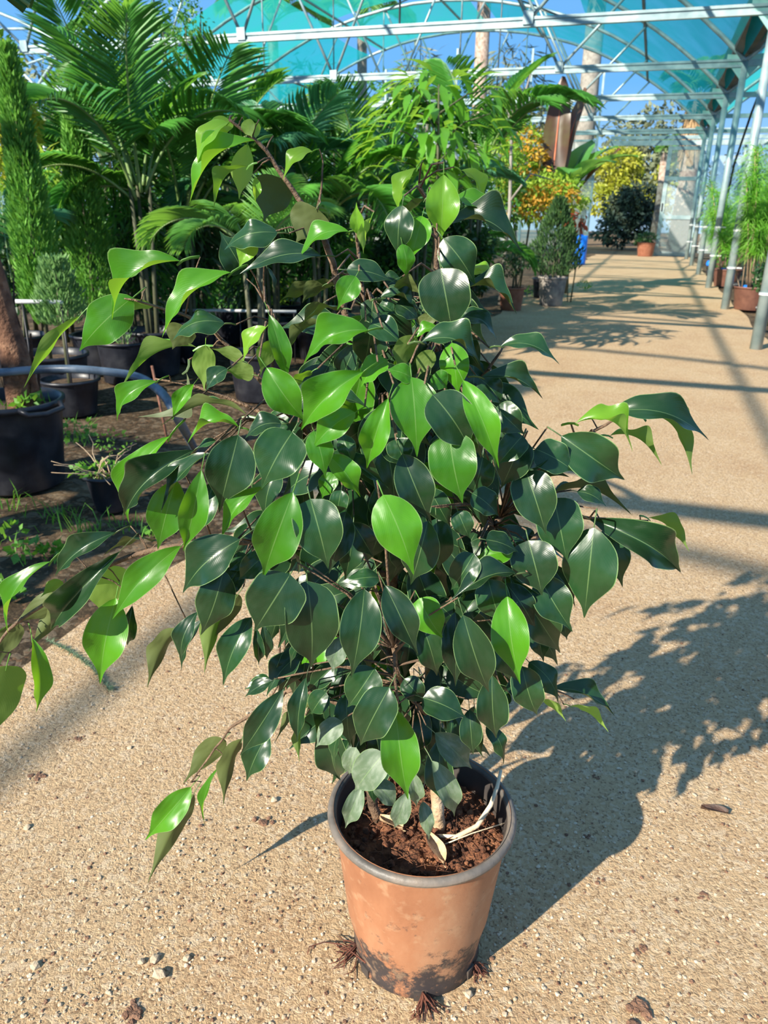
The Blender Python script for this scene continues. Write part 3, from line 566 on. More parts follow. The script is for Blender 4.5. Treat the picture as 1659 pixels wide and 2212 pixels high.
# leaves deeper in the bush, which close the gaps between the outer ones
rl = random.Random(11)
while len(leaves) < 540:
    x = rl.gauss(840, 150); y = rl.uniform(640, 1600)
    wl = 60+230*math.sin(PI*min(1, max(0, (y-560)/1150)))
    if abs(x-870) > wl: continue
    L = rl.uniform(95, 150); a = rl.gauss(0, .5)+(x-870)*.0022
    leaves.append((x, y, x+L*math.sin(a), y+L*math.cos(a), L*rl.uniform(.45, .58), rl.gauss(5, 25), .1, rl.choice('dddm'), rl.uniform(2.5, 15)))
tips = []; inner = MB(); inner_uv = []
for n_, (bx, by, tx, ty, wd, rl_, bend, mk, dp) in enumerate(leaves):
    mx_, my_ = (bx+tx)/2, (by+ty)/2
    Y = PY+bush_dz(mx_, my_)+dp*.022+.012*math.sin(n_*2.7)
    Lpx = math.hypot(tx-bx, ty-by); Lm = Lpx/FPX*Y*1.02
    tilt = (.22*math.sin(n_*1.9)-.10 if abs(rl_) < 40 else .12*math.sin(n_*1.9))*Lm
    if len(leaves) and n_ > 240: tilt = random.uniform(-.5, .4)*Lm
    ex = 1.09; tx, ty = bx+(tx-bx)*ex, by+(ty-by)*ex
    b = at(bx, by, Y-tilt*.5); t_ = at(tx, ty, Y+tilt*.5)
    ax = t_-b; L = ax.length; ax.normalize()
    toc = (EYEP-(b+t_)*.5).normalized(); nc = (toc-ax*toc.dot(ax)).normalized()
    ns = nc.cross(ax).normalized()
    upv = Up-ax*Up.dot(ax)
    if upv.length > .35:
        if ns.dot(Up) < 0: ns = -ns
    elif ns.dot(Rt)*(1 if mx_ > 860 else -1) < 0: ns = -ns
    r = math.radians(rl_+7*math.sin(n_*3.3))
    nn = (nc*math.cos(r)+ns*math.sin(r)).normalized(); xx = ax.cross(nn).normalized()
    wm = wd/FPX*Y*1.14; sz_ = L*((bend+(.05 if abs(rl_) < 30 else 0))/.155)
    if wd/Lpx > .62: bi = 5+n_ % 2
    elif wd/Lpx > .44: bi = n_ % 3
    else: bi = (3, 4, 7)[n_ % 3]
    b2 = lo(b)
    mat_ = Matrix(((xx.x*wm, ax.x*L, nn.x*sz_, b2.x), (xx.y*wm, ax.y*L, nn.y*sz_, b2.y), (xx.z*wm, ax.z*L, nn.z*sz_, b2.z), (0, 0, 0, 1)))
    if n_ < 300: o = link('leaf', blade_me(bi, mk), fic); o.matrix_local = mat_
    else:
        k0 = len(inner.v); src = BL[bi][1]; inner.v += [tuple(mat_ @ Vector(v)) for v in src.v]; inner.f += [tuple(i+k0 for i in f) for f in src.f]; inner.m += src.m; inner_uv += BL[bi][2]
    tips.append(b2-ax*L*.17-nn*sz_*.07)
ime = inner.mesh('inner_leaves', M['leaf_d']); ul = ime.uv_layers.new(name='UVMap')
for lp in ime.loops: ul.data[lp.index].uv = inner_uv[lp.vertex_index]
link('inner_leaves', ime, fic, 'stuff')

# ---- stems: every branch a mesh with its own twigs
BR = [('trunk', [(948, 1790, 0), (943, 1700, 0), (946, 1640, 0), (935, 1500, 0), (915, 1350, 0), (890, 1200, 0)], .011, .007),
      ('branch', [(820, 1785, .02), (800, 1700, .01), (815, 1560, 0), (840, 1420, 0), (850, 1250, 0), (835, 1100, 0)], .009, .005),
      ('branch', [(935, 1500, 0), (950, 1300, .02), (945, 1000, .02), (948, 760, 0), (945, 560, 0), (935, 470, 0), (905, 395, 0)], .007, .0016),
      ('branch', [(890, 1200, 0), (850, 1000, 0), (822, 850, 0), (792, 690, 0), (775, 560, 0), (770, 480, 0)], .007, .0012),
      ('branch', [(835, 1100, 0), (790, 880, .02), (745, 680, .02), (710, 545, .01), (680, 478, 0), (620, 395, 0), (560, 310, 0), (495, 258, 0)], .006, .0016),
      ('branch', [(835, 1100, 0), (700, 970, -.02), (600, 860, 0), (530, 790, 0), (440, 700, 0), (345, 665, 0), (290, 648, 0)], .005, .0012),
      ('branch', [(700, 970, -.02), (560, 890, 0), (480, 855, 0), (400, 830, 0), (335, 818, 0)], .0035, .0012),
      ('branch', [(575, 840, 0), (590, 760, 0), (585, 680, 0), (570, 650, 0)], .003, .0012),
      ('branch', [(850, 1250, 0), (650, 1180, -.05), (420, 1175, -.03), (260, 1210, 0), (120, 1290, 0), (20, 1360, 0), (-20, 1420, 0)], .006, .0015),
      ('branch', [(915, 1350, 0), (1050, 1160, -.08), (1110, 1080, -.04), (1180, 985, 0), (1260, 945, 0), (1330, 905, 0)], .006, .0016),
      ('branch', [(915, 1350, 0), (1040, 1240, -.06), (1120, 1195, -.04), (1210, 1120, 0), (1290, 1120, 0), (1400, 1125, 0)], .006, .0015),
      ('branch', [(935, 1500, 0), (1050, 1440, -.04), (1150, 1470, 0), (1240, 1510, 0)], .004, .0014),
      ('branch', [(935, 1560, 0), (760, 1530, -.05), (640, 1490, -.03), (560, 1535, 0), (500, 1570, 0), (478, 1600, 0), (412, 1690, 0)], .004, .0013),
      ('branch', [(945, 1000, .02), (1020, 850, .02), (1060, 790, 0), (1085, 752, 0)], .004, .0012),
      ('branch', [(680, 478, 0), (693, 420, 0), (697, 345, 0)], .002, .0009),
      ('branch', [(935, 1560, 0), (870, 1480, -.14), (850, 1400, -.2), (860, 1520, -.22)], .004, .0015)]
brs = []
for nm, pl, r0, r1 in BR:
    pts = [lo(at(x, y, PY+dz)) for x, y, dz in pl]
    fine = []
    for i in range(len(pts)-1):
        p0, p1, p2, p3 = pts[max(0, i-1)], pts[i], pts[i+1], pts[min(len(pts)-1, i+2)]
        for k in range(5):
            t = k/5; fine.append(.5*((2*p1)+(p2-p0)*t+(2*p0-5*p1+4*p2-p3)*t*t+(3*p1-p0-3*p2+p3)*t**3))
    fine.append(pts[-1])
    for p in fine[1:-1]: p += Vector((noise.noise(p*40), noise.noise(p*40+Vector((9, 0, 0))), 0))*.003
    mb = MB(); K = len(fine)-1
    mb.tube(fine, [lerp(r0, r1, k/K) for k in range(K+1)], 8); brs.append((nm, fine, mb))
for tp in tips:
    best = None
    for nm, fine, mb in brs:
        for p in fine[3:]:
            d = (p-tp).length + (max(0, p.z-tp.z)*.6 if (p-tp).length > .05 else 0)
            if best is None or d < best[0]: best = (d, p, mb)
    d, p, mb = best
    if (p-tp).length < .004: continue
    mid = (p+tp)*.5+Vector((0, 0, .10*(p-tp).length)); r = min(.0019, .0010+.004*(p-tp).length)
    mb.tube([p, p.lerp(mid, .6), mid, mid.lerp(tp, .55), tp], [r, r*.9, r*.8, r*.65, .0010], 5)
for i, (nm, fine, mb) in enumerate(brs): mb.build(nm, M['bark_pale'] if nm == 'trunk' else M['bark'], fic)
# peeled bent stick standing in the soil, dead straw, roots
def wpt(x, y, z): return lo(gnd(x, y, z))
st = [wpt(935, 1805, SZ+.014), wpt(985, 1808, SZ+.018), wpt(1030, 1785, SZ+.025), wpt(1060, 1740, SZ+.04), wpt(1074, 1700, SZ+.06), wpt(1082, 1664, SZ+.075)]
mb = MB(); mb.tube(st, [.0025, .0042, .0042, .004, .0035, .0028], 8); mb.build('bent_stick', M['stick'], fic)
mb = MB(); mb.tube([wpt(945, 1830, SZ+.017), wpt(1020, 1800, SZ+.024), wpt(1090, 1778, SZ+.03)], .0011, 5); mb.build('straw', M['stick'], fic)
def tuft(cx_, cy_, n, l, up, seed):
    rq = random.Random(seed); mb = MB()
    for k in range(n):
        a = math.atan2(cy_, cx_)+rq.gauss(0, .6); p = Vector((cx_, cy_, rq.uniform(.006, up))); pts = [p]
        for s_ in range(4):
            a += rq.gauss(0, .35); p = p+Vector((math.cos(a), math.sin(a), 0))*l/4*rq.uniform(.5, 1.2); p.z = max(.003, p.z-up*.3*rq.random()); pts.append(p.copy())
        mb.tube(pts, [.0016, .0014, .0011, .0008, .0005], 4)
    return mb.build('root_tuft', M['root'], fic)
tuft(.006, -RB, 26, .045, .022, 1); tuft(RB*.86, -RB*.50, 22, .03, .02, 2); tuft(-RB*.93, -RB*.25, 16, .055, .03, 3)
mb = MB(); mb.tube([wpt(790, 2080, .03), wpt(740, 2040, .012), wpt(700, 2035, .006), wpt(668, 2045, .005), wpt(664, 2062, .004)], [.0015, .0013, .001, .001, .0008], 5); mb.build('root', M['root'], fic)

# ------------------------------------------------------------------ litter on the soil and on the path
def dry(name, c, L, W, rz, lab, mat, curl=.25, cat='leaf', tiltx=.0):
    mb = MB(); k = 5
    for i in range(9):
        t = i/8; hw = W*.5*math.sin(PI*min(1, t*.96+.02))**.8
        for j in range(k):
            u = j/(k-1)*2-1; mb.v.append((u*hw, (t-.5)*L, curl*W*(u*u)+.12*L*math.sin(5*t+u)*curl+.002))
    for i in range(8):
        for j in range(k-1): a = i*k+j; mb.f.append((a, a+1, a+k+1, a+k)); mb.m.append(0)
    mb.tube([(0, -.5*L, .002), (0, -.62*L, .004)], .0008, 4)
    zmin = min(v[2] for v in mb.v); mb.v = [(a, b, c_-zmin+.0005) for a, b, c_ in mb.v]
    o = mb.build(name, mat); o.location = c; o.rotation_euler = (tiltx, 0, rz); return tag(o, lab, cat)
dry('dry_leaf', Vector((PX, PY, 0))+wpt(938, 1838, SZ+.013), .055, .026, .5, 'crumpled tan dry leaf on the soil at the front of the ficus pot', M['dry_leaf'], .5, tiltx=.25)
dry('dry_leaf', Vector((PX, PY, 0))+wpt(845, 1785, SZ+.016), .045, .022, 1.0, 'curled tan dry leaf on the soil left of the ficus stem', M['dry_leaf'], .5)
dry('fallen_leaf', gnd(1542, 1756)+Vector((0, 0, .003)), .055, .024, 1.25, 'dark brown curled fallen leaf lying alone on the sunny path at right', M['brown_leaf'], .35)
# ------------------------------------------------------------------ loose stones, crumbs and twigs on the path
def stone_thing(px, py, r, lab, mat, sq=.6, cat='stone', name='stone', grp=None):
    mb = MB(); lump(mb, (0, 0, r*sq*.75), r, sq); o = mb.build(name, mat, None, False); o.location = gnd(px, py); return tag(o, lab, cat, grp)
stone_thing(345, 2108, .013, 'largest round pale stone on the sunny path at lower left', M['stone'])
stone_thing(334, 2075, .009, 'pointed pale stone just above the largest stone at lower left', M['stone'])
stone_thing(305, 2080, .008, 'small tan stone left of the pointed stone at lower left', M['stone'])
stone_thing(405, 2073, .008, 'narrow pale stone right of the pointed stone at lower left', M['stone'])
stone_thing(592, 1730, .008, 'small whitish stone on the path left of the ficus pot rim', M['stone'])
stone_thing(58, 1790, .008, 'flat white stone on the sunny path near the left edge', M['stone'])
stone_thing(1010, 2150, .009, 'pale stone beside the foot of the ficus pot at right', M['stone'])
stone_thing(280, 1617, .007, 'small white stone alone on the path under the left branches', M['stone'])
stone_thing(75, 2090, .009, 'pale grey stone on the path at the lower left edge', M['stone'])
for px, py, r, lab in ((575, 1778, .017, 'reddish earth clod on the path left of the ficus pot'), (85, 1680, .017, 'brown earth clod on the sunny path at far left'), (175, 1597, .011, 'small brown earth clod right of the far left clod'), (1390, 2190, .026, 'dark crumbly earth clod at the bottom edge right of the pot'), (1385, 2050, .012, 'small brown clod on the path right of the pot foot'), (290, 2190, .02, 'dark clod at the bottom edge left of the pot'), (1520, 1935, .010, 'dark speck of earth on the path below the fallen leaf'), (1285, 1678, .007, 'black crumb inside the pot shadow'), (1270, 1808, .007, 'black crumb low in the pot shadow')):
    mb = MB()
    for k in range(9): lump(mb, (random.gauss(0, r*.5), random.gauss(0, r*.5), r*.12), r*random.uniform(.25, .5), .5)
    o = mb.build('earth_clod', M['clod'], None, False); o.location = gnd(px, py); tag(o, lab, 'clod')
mb = MB(); rg = random.Random(3)
for k in range(5200):
    py = 1180+1080*rg.random()**.75; px = rg.uniform(-60, 1720); c = gnd(px, py)
    if (c.to_2d()-Vector((PX, PY))).length < RB+.01: continue
    u_ = c.x*math.sin(AZ)+c.y*math.cos(AZ); v_ = c.x*math.cos(AZ)-c.y*math.sin(AZ)
    if v_ < path_left(u_)+.05: continue
    r = rg.choice((.0013, .0016, .002, .002, .0025, .003, .004))*rg.uniform(.8, 1.2)
    lump(mb, (c.x, c.y, r*.35), r, .6, 0 if rg.random() < .72 else 1)
o = mb.build('gravel', [M['gravel'], M['clod']], None, False, 'stuff'); o['label'] = 'fine loose gravel scattered over the sandy path'; o['category'] = 'gravel'
def needle_twig(p0, p1, lab, n=420, l=.02, sag=0):
    p0, p1 = Vector(p0), Vector(p1); mb = MB(); side = Vector((-(p1-p0).y, (p1-p0).x, 0)).normalized()
    pts = [p0.lerp(p1, k/8)+side*.02*math.sin(PI*k/8)+Vector((0, 0, .006)) for k in range(9)]
    mb.tube(pts, .0014, 4)
    for k in range(n):
        c = pts[min(8, int(k/n*9))].lerp(pts[min(8, int(k/n*9)+1)], random.random()); a = random.uniform(0, 2*PI)
        d = Vector((math.cos(a), math.sin(a), random.uniform(-.05, .7))).normalized()*l*random.uniform(.5, 1.2)+(p1-p0).normalized()*l*.5
        q = d.cross(Vector((0, 0, 1))).normalized()*.0016; mb.tri(c-q, c+q, c+d)
    mb.v = [(a-p0.x, b-p0.y, max(.001, c)) for a, b, c in mb.v]
    o = mb.build('conifer_sprig', M['needle']); o.location = (p0.x, p0.y, 0); return tag(o, lab, 'sprig')
M['needle'] = foliage('grey_green_needles', [(.10, .17, .09), (.17, .24, .13)], .6, .2)
needle_twig(gnd(100, 1385), gnd(235, 1490), 'fallen grey-green conifer sprig on the path under the left branch')

# ------------------------------------------------------------------ plants: shared makers
M['palm'] = foliage('palm_leaf', [(.03, .13, .02), (.065, .24, .035), (.12, .36, .06)], .42, .34, (.26, .62, .06))
M['palm_l'] = foliage('pale_palm_leaf', [(.09, .25, .05), (.15, .36, .08), (.22, .46, .12)], .42, .35, (.36, .7, .08))
M['palm_b'] = foliage('blue_green_palm_leaf', [(.035, .15, .07), (.08, .26, .13), (.15, .38, .2)], .38, .3, (.15, .48, .12))
M['stalk'] = noisy('green_stalk', [(.10, .2, .05), (.22, .30, .10)], 6, .5)
M['cane'] = noisy('brown_cane', [(.035, .045, .02), (.10, .10, .05)], 8, .7)
M['cypress'] = foliage('cypress_green', [(.05, .17, .02), (.11, .31, .035), (.21, .46, .07)], .6, .25, (.2, .45, .05), scale=9)
M['conifer'] = foliage('conifer_light', [(.08, .19, .05), (.16, .32, .09), (.26, .44, .15)], .6, .25, scale=12)
M['dkconifer'] = foliage('dark_conifer', [(.015, .05, .015), (.035, .095, .025), (.08, .17, .04)], .6, .15, scale=12)
M['mango'] = foliage('long_bright_leaf', [(.06, .22, .02), (.12, .34, .03), (.24, .46, .05)], .38, .4, (.42, .72, .06), scale=.9)
M['lime'] = foliage('lime_leaf', [(.13, .30, .03), (.25, .43, .04), (.42, .52, .06)], .5, .4, (.5, .7, .06), scale=2)
M['yellow'] = foliage('yellow_green_leaf', [(.24, .32, .03), (.42, .46, .05), (.55, .52, .08)], .5, .4, (.65, .65, .07), scale=2)
M['green'] = foliage('mid_green_leaf', [(.03, .12, .02), (.06, .20, .03), (.12, .30, .05)], .45, .3, (.2, .5, .05), scale=2)
M['dark'] = foliage('dark_leaf', [(.012, .045, .015), (.025, .08, .022), (.05, .13, .03)], .45, .2, (.08, .22, .03), scale=2)
M['olive'] = foliage('olive_leaf', [(.10, .13, .06), (.18, .21, .11), (.28, .29, .17)], .6, .2, scale=2)
M['bluebush'] = foliage('dull_blue_green_leaf', [(.015, .03, .025), (.03, .06, .045), (.08, .11, .06)], .6, .15, scale=2)
M['orange'] = foliage('orange_leaf', [(.35, .32, .04), (.62, .33, .03), (.72, .42, .07)], .55, .35, (.8, .45, .05), scale=5)
M['red'] = foliage('red_leaf', [(.45, .06, .03), (.62, .16, .05)], .5, .35, scale=6)
M['banana'] = foliage('banana_leaf', [(.06, .20, .04), (.11, .32, .06), (.18, .42, .09)], .38, .35, (.3, .6, .08), scale=2)
M['banana_r'] = foliage('maroon_banana_leaf', [(.045, .03, .02), (.09, .045, .03), (.12, .11, .04)], .35, .3, (.35, .10, .04), scale=2)
M['rib_red'] = noisy('red_midrib', [(.45, .10, .05), (.6, .22, .1)], 6, .5)
M['papyrus'] = foliage('feathery_bright_green', [(.08, .26, .02), (.14, .38, .03), (.24, .48, .06)], .5, .4, (.35, .7, .05), scale=3)
M['weed'] = foliage('weed_green', [(.05, .17, .02), (.10, .28, .03), (.18, .40, .05)], .5, .35, (.3, .6, .05), scale=8)
M['straw'] = noisy('tan_dead_stems', [(.40, .27, .16), (.60, .45, .30)], 14, .8)

def add_pot(par, rt, rb, h, mat=None, handles=0, z0=0.0):
    mat = mat or M['black_pot']; mb = MB()
    mb.lathe([(.002, .003), (rb-.005, .003), (rb, .01), (lerp(rb, rt, .9), h*.9), (rt, h*.93)], 36, (0, 0, z0)); p = mb.build('pot', mat, par)
    mb = MB(); mb.lathe([(rt, h*.93), (rt+.012, h*.94), (rt+.014, h), (rt+.002, h+.004), (rt-.008, h), (rt-.012, h*.85)], 36, (0, 0, z0)); mb.build('rim', mat, p)
    mb = MB(); mb.disc(rt-.01, h*.86, 28, (0, 0, z0)); mb.build('soil', M['soil'], par)
    for k in range(handles):
        a = -.55+k*PI; d = Vector((math.cos(a), math.sin(a), 0)); s_ = Vector((-d.y, d.x, 0)); mb = MB()
        pts = [d*(rt+.01)+s_*(-.10), d*(rt+.045)+s_*(-.085)+Vector((0, 0, -.02)), d*(rt+.05)+Vector((0, 0, -.03)), d*(rt+.045)+s_*.085+Vector((0, 0, -.02)), d*(rt+.01)+s_*.10]
        mb.tube([q+Vector((0, 0, z0+h)) for q in pts], .012, 6); mb.build('handle', mat, p)
    return p
# leaflet: narrow folded blade, length 1 along +y
lf = MB(); lf.v = [(0, 0, 0), (-.5, .35, .12), (0, .38, 0), (.5, .35, .12), (-.36, .7, .04), (0, .72, -.06), (.36, .7, .04), (0, 1, -.22)]
lf.f = [(0, 2, 1), (0, 3, 2), (1, 2, 5, 4), (2, 3, 6, 5), (4, 5, 7), (5, 6, 7)]; lf.m = [0]*6
leaflet_me = {k: lf.mesh('leaflet', M[k]) for k in ('palm', 'palm_l', 'palm_b')}
def frond_curve(shape, n=24):
    pts = []; el, bend = {'up': (1.35, .75), 'arch': (1.15, 1.6), 'droop': (.75, 1.9)}[shape]; p = Vector((0, 0, 0))
    for k in range(n+1):
        pts.append(p.copy()); t = k/n; a = el-bend*t**1.5; p = p+Vector((0, math.cos(a), math.sin(a)))/n
    return pts
def leaflet_mats(shape, n=38, lw=.017, ll=.34, bare=.28, vee=.5, seed=0):
    rq = random.Random(seed); pts = frond_curve(shape); out = []
    for k in range(n):
        t = bare+(1-bare)*(k+.5)/n; f_ = t*24; i = min(23, int(f_)); p = pts[i].lerp(pts[i+1], f_-i); tan = (pts[i+1]-pts[i]).normalized()
        s_ = (k+.5)/n; L = ll*(.55+.6*math.sin(PI*min(1, s_*.9+.12)))*(1 if s_ < .9 else .8); nrm = Vector((1, 0, 0)).cross(tan)
        for sd_ in (-1, 1):
            fw = .38+.55*s_+rq.gauss(0, .06); d = (Vector((sd_, 0, 0))*math.cos(fw)+tan*math.sin(fw)+nrm*vee*(1-.5*s_)*math.cos(fw)+Vector((0, 0, -.12))).normalized()
            nn = (nrm-d*nrm.dot(d)).normalized(); nn = (nn+Vector((sd_*.3, 0, 0))); nn = (nn-d*nn.dot(d)).normalized(); x = d.cross(nn)
            out.append(Matrix(((x.x*lw, d.x*L, nn.x*L*.8, p.x), (x.y*lw, d.y*L, nn.y*L*.8, p.y), (x.z*lw, d.z*L, nn.z*L*.8, p.z), (0, 0, 0, 1))))
    return out
frond_cache = {}
def frond_me(shape, mk, seed, joined):
    key = (shape, mk, seed, joined)
    if key not in frond_cache:
        mb = MB(); mb.tube(frond_curve(shape), [lerp(.013, .003, k/24) for k in range(25)], 5)
        if joined:
            for mt in leaflet_mats(shape, seed=seed):
                n0 = len(mb.v); mb.v += [tuple(mt @ Vector(v)) for v in lf.v]; mb.f += [tuple(i+n0 for i in f) for f in lf.f]; mb.m += [1]*6
        frond_cache[key] = mb.mesh('frond', [M['stalk'], M[mk]])
    return frond_cache[key]
def palm(name, px, py, Y, L, mk, shapes, azs, lab, detail=0, pot=(.2, .16, .3), canes=3, seed=0, scl=None, cat='palm'):
    rq = random.Random(seed); c = at(px, py, Y); root = thing(name, (c.x, c.y, 0), lab, cat); zc = max(.25, c.z)
    if pot: add_pot(root, *pot)
    for k in range(canes):
        a = 2*PI*k/canes+seed; b = Vector((math.cos(a), math.sin(a), 0))
        mb = MB(); mb.tube([b*.03+Vector((0, 0, .05)), b*.05+Vector((0, 0, zc*.5)), b*.08+Vector((0, 0, zc+.02))], [.022, .018, .014], 6); mb.build('stem', M['cane'], root)
    for k, (sh, az_) in enumerate(zip(shapes, azs)):
        joined = k >= detail; s_ = L*(scl[k] if scl else rq.uniform(.8, 1.1)); f = link('frond', frond_me(sh, mk, k % 3, joined), root)
        off = Vector((math.sin(math.radians(az_)), math.cos(math.radians(az_)), 0))*.05
        f.matrix_local = Matrix.Translation(off+Vector((0, 0, zc-.05*(k % 3)))) @ Matrix.Rotation(-math.radians(az_), 4, 'Z') @ Matrix.Rotation(rq.gauss(0, .12), 4, 'Y') @ Matrix.Scale(s_, 4)
        if not joined:
            for mt in leaflet_mats(sh, 30, seed=k):
                o = link('leaflet', leaflet_me[mk], f); o.matrix_local = mt
    return root
UP, AR, DR = 'up', 'arch', 'droop'
def spread(n, a0, step=137.5): return [(a0+step*k) % 360 for k in range(n)]
def leafcloud(mb, c, rad, n, l, wf, rq, droop=.3, shell=.55, m=0, up=0.0):
    for k in range(n):
        d = Vector((rq.gauss(0, 1), rq.gauss(0, 1), rq.gauss(0, 1))).normalized(); r = rq.uniform(shell, 1)**.6
        lump_ = .82+.3*noise.noise(d*2.2+Vector((c[0], c[1], 0)))
        p = Vector((c[0]+d.x*rad[0]*r*lump_, c[1]+d.y*rad[1]*r*lump_, c[2]+d.z*rad[2]*r*lump_))
        ax = (d*.7+Vector((rq.gauss(0, .6), rq.gauss(0, .6), rq.gauss(0, .5)-droop+up))).normalized(); s_ = ax.orthogonal().normalized(); s_ = Quaternion(ax, rq.uniform(0, 6.28)) @ s_
        L = l*rq.uniform(.6, 1.25); wv = s_*L*wf*.5; nn = ax.cross(s_)*L*.08
        n0 = len(mb.v); mb.v += [tuple(p), tuple(p+ax*L*.45-wv+nn), tuple(p+ax*L), tuple(p+ax*L*.45+wv+nn)]; mb.f += [(n0, n0+3, n0+2, n0+1)]; mb.m += [m]
def shrub(name, px, pyt, pyb, hw, Y, mk, lab, n=1800, l=.07, wf=.5, trunk='cane', pot=None, cat='shrub', blobs=4, seed=0, stems=4, droop=.3, mat2=None, ground=None, potmat=None, dy=None):
    rq = random.Random(seed+int(px)); t_ = at(px, pyt, Y); b_ = at(px, pyb, Y); root = thing(name, (b_.x, b_.y, 0), lab, cat)
    R = hw/FPX*Y; zt, zb = t_.z, max(.02, b_.z); H = zt-zb
    if pot: add_pot(root, *pot, mat=potmat)
    mb = MB(); Ry = R*.8 if dy is None else dy
    for k in range(blobs):
        q = (k+.5)/blobs; cx = rq.uniform(-.35, .35)*R if blobs > 1 else 0; rr2 = R*(.75 if blobs > 1 else 1)
        leafcloud(mb, (cx, rq.uniform(-.3, .3)*R, zb+H*(.15+.7*q)), (rr2, Ry*.8, H*(.5 if blobs == 1 else .3)), n//blobs, l, wf, rq, droop, m=1 if (mat2 and rq.random() < .35) else 0)
    mb.build('foliage', [M[mk]]+([M[mat2]] if mat2 else []), root, True, 'stuff')
    for k in range(stems):
        a = rq.uniform(0, 6.28); top_ = Vector((math.cos(a)*R*.5, math.sin(a)*R*.5, zb+H*rq.uniform(.5, .8))); s_ = MB()
        base = Vector((math.cos(a)*.03, math.sin(a)*.03, 0)); mid = base.lerp(top_, .55)+Vector((rq.gauss(0, .03), rq.gauss(0, .03), .05))
        rs = .006+.006*H; s_.tube([base, mid, top_], [rs, rs*.8, rs*.4], 5); s_.build('stem', M[trunk], root)
    return root
def column(name, px, pyt, pyb, hw, Y, mk, lab, n=5200, l=.05, pot=None, cat='conifer', taper=.75, wf=.28, potmat=None, dense=1.0, seed=0):
    rq = random.Random(seed+int(px)); t_ = at(px, pyt, Y); b_ = at(px, pyb, Y); root = thing(name, (b_.x, b_.y, 0), lab, cat); R = hw/FPX*Y; zb = max(.05, b_.z); H = t_.z-zb; mb = MB()
    for k in range(n):
        t = rq.random()**.9; a = rq.uniform(0, 6.28); r = R*(1-taper*t**1.6)*min(1, .35+t*5)*(rq.uniform(.25, 1)**.5)*(1+.25*noise.noise(Vector((math.cos(a)*2, math.sin(a)*2, t*7))))
        p = Vector((r*math.cos(a), r*math.sin(a), zb+H*t)); ax = Vector((math.cos(a)*.5+rq.gauss(0, .25), math.sin(a)*.5+rq.gauss(0, .25), 1)).normalized(); s_ = Quaternion(ax, rq.uniform(0, 6.28)) @ ax.orthogonal().normalized(); L = l*rq.uniform(.6, 1.5)
        mb.quad(p-ax*L*.1, p+ax*L*.4+s_*L*wf*.5, p+ax*L, p+ax*L*.4-s_*L*wf*.5)
    mb.build('foliage', M[mk], root, True, 'stuff')
    s_ = MB(); s_.tube([(0, 0, .02), (0, 0, zb+H*.85)], [.018, .006], 6); s_.build('stem', M['cane'], root)
    if pot: add_pot(root, *pot, mat=potmat)
    return root

# ------------------------------------------------------------------ left side, nearest pots first
c = gnd(40, 1075); bp = thing('potted_palm', (c.x-.085, c.y+.20, 0), 'big black nursery pot with brown fibrous palm trunk at far left', 'potted plant')
add_pot(bp, .235, .20, .40, handles=2)
mb = MB(); mb.tube([(.09, 0, .30), (.07, 0, .6), (.0, 0, 1.1), (-.14, 0, 1.9)], [.085, .06, .055, .05], 12); tk = mb.build('trunk', M['palm_trunk'], bp)
mb = MB()
for k in range(26):
    a = random.uniform(0, 6.28); z = random.uniform(.36, 1.2); r = lerp(.075, .055, min(1, (z-.36)/.5)); d = Vector((math.cos(a), math.sin(a), 0)); s_ = Vector((-d.y, d.x, 0))*.02; x0 = .07-.14*(z-.6) if z > .6 else .08
    b = d*r+Vector((x0, 0, z)); mb.quad(b-s_, b+s_, b+d*.02+Vector((0, 0, .14))+s_*.3, b+d*.02+Vector((0, 0, .14))-s_*.3)
mb.build('frond_scars', M['palm_trunk'], tk, False, 'stuff')
for k, az_ in enumerate((190, 225, 260, 290, 320)):
    f = link('frond', frond_me((AR, UP, DR)[k % 3], 'palm', k % 3, True), bp); f.matrix_local = Matrix.Translation((-.14, 0, 1.88)) @ Matrix.Rotation(-math.radians(az_), 4, 'Z') @ Matrix.Scale(.9, 4)
mb = MB()
for k in range(70):
    a = random.uniform(0, 6.28); r = random.uniform(.09, .2); p = Vector((r*math.cos(a), r*math.sin(a), .345)); d = Vector((random.gauss(0, .4), random.gauss(0, .4), 1)).normalized()*random.uniform(.03, .09); q = d.orthogonal().normalized()*.005; mb.tri(p-q, p+q, p+d)
leafcloud(mb, (.13, -.08, .40), (.05, .05, .03), 40, .04, .7, random, 0)
mb.build('pot_weeds', M['weed'], bp, True, 'stuff')
c = gnd(232, 1112); sp_ = thing('potted_weed', (c.x, c.y+.07, 0), 'small tilted black pot with tangled tan dead stems beside the big pot', 'potted plant'); add_pot(sp_, .098, .07, .165)
mb = MB(); rq = random.Random(5)
for k in range(16):
    p = Vector((rq.gauss(0, .025), rq.gauss(0, .025), .15)); pts = [p]; d = Vector((rq.gauss(0, .7), rq.gauss(0, .5), 1)).normalized()
    for s_ in range(5): d = (d+Vector((rq.gauss(0, .5), rq.gauss(0, .4), rq.gauss(-.1, .35)))).normalized(); p = p+d*.045; pts.append(Vector((p.x, p.y, max(.16, p.z))))
    mb.tube(pts, [.0024, .0022, .002, .0017, .0014, .001], 4)
mb.build('dead_stems', M['straw'], sp_)
mb = MB(); leafcloud(mb, (-.03, -.01, .18), (.14, .08, .035), 110, .032, .6, rq, 0); leafcloud(mb, (.04, 0, .30), (.10, .05, .06), 70, .02, .6, rq, 0); mb.build('small_leaves', M['weed'], sp_, True, 'stuff')
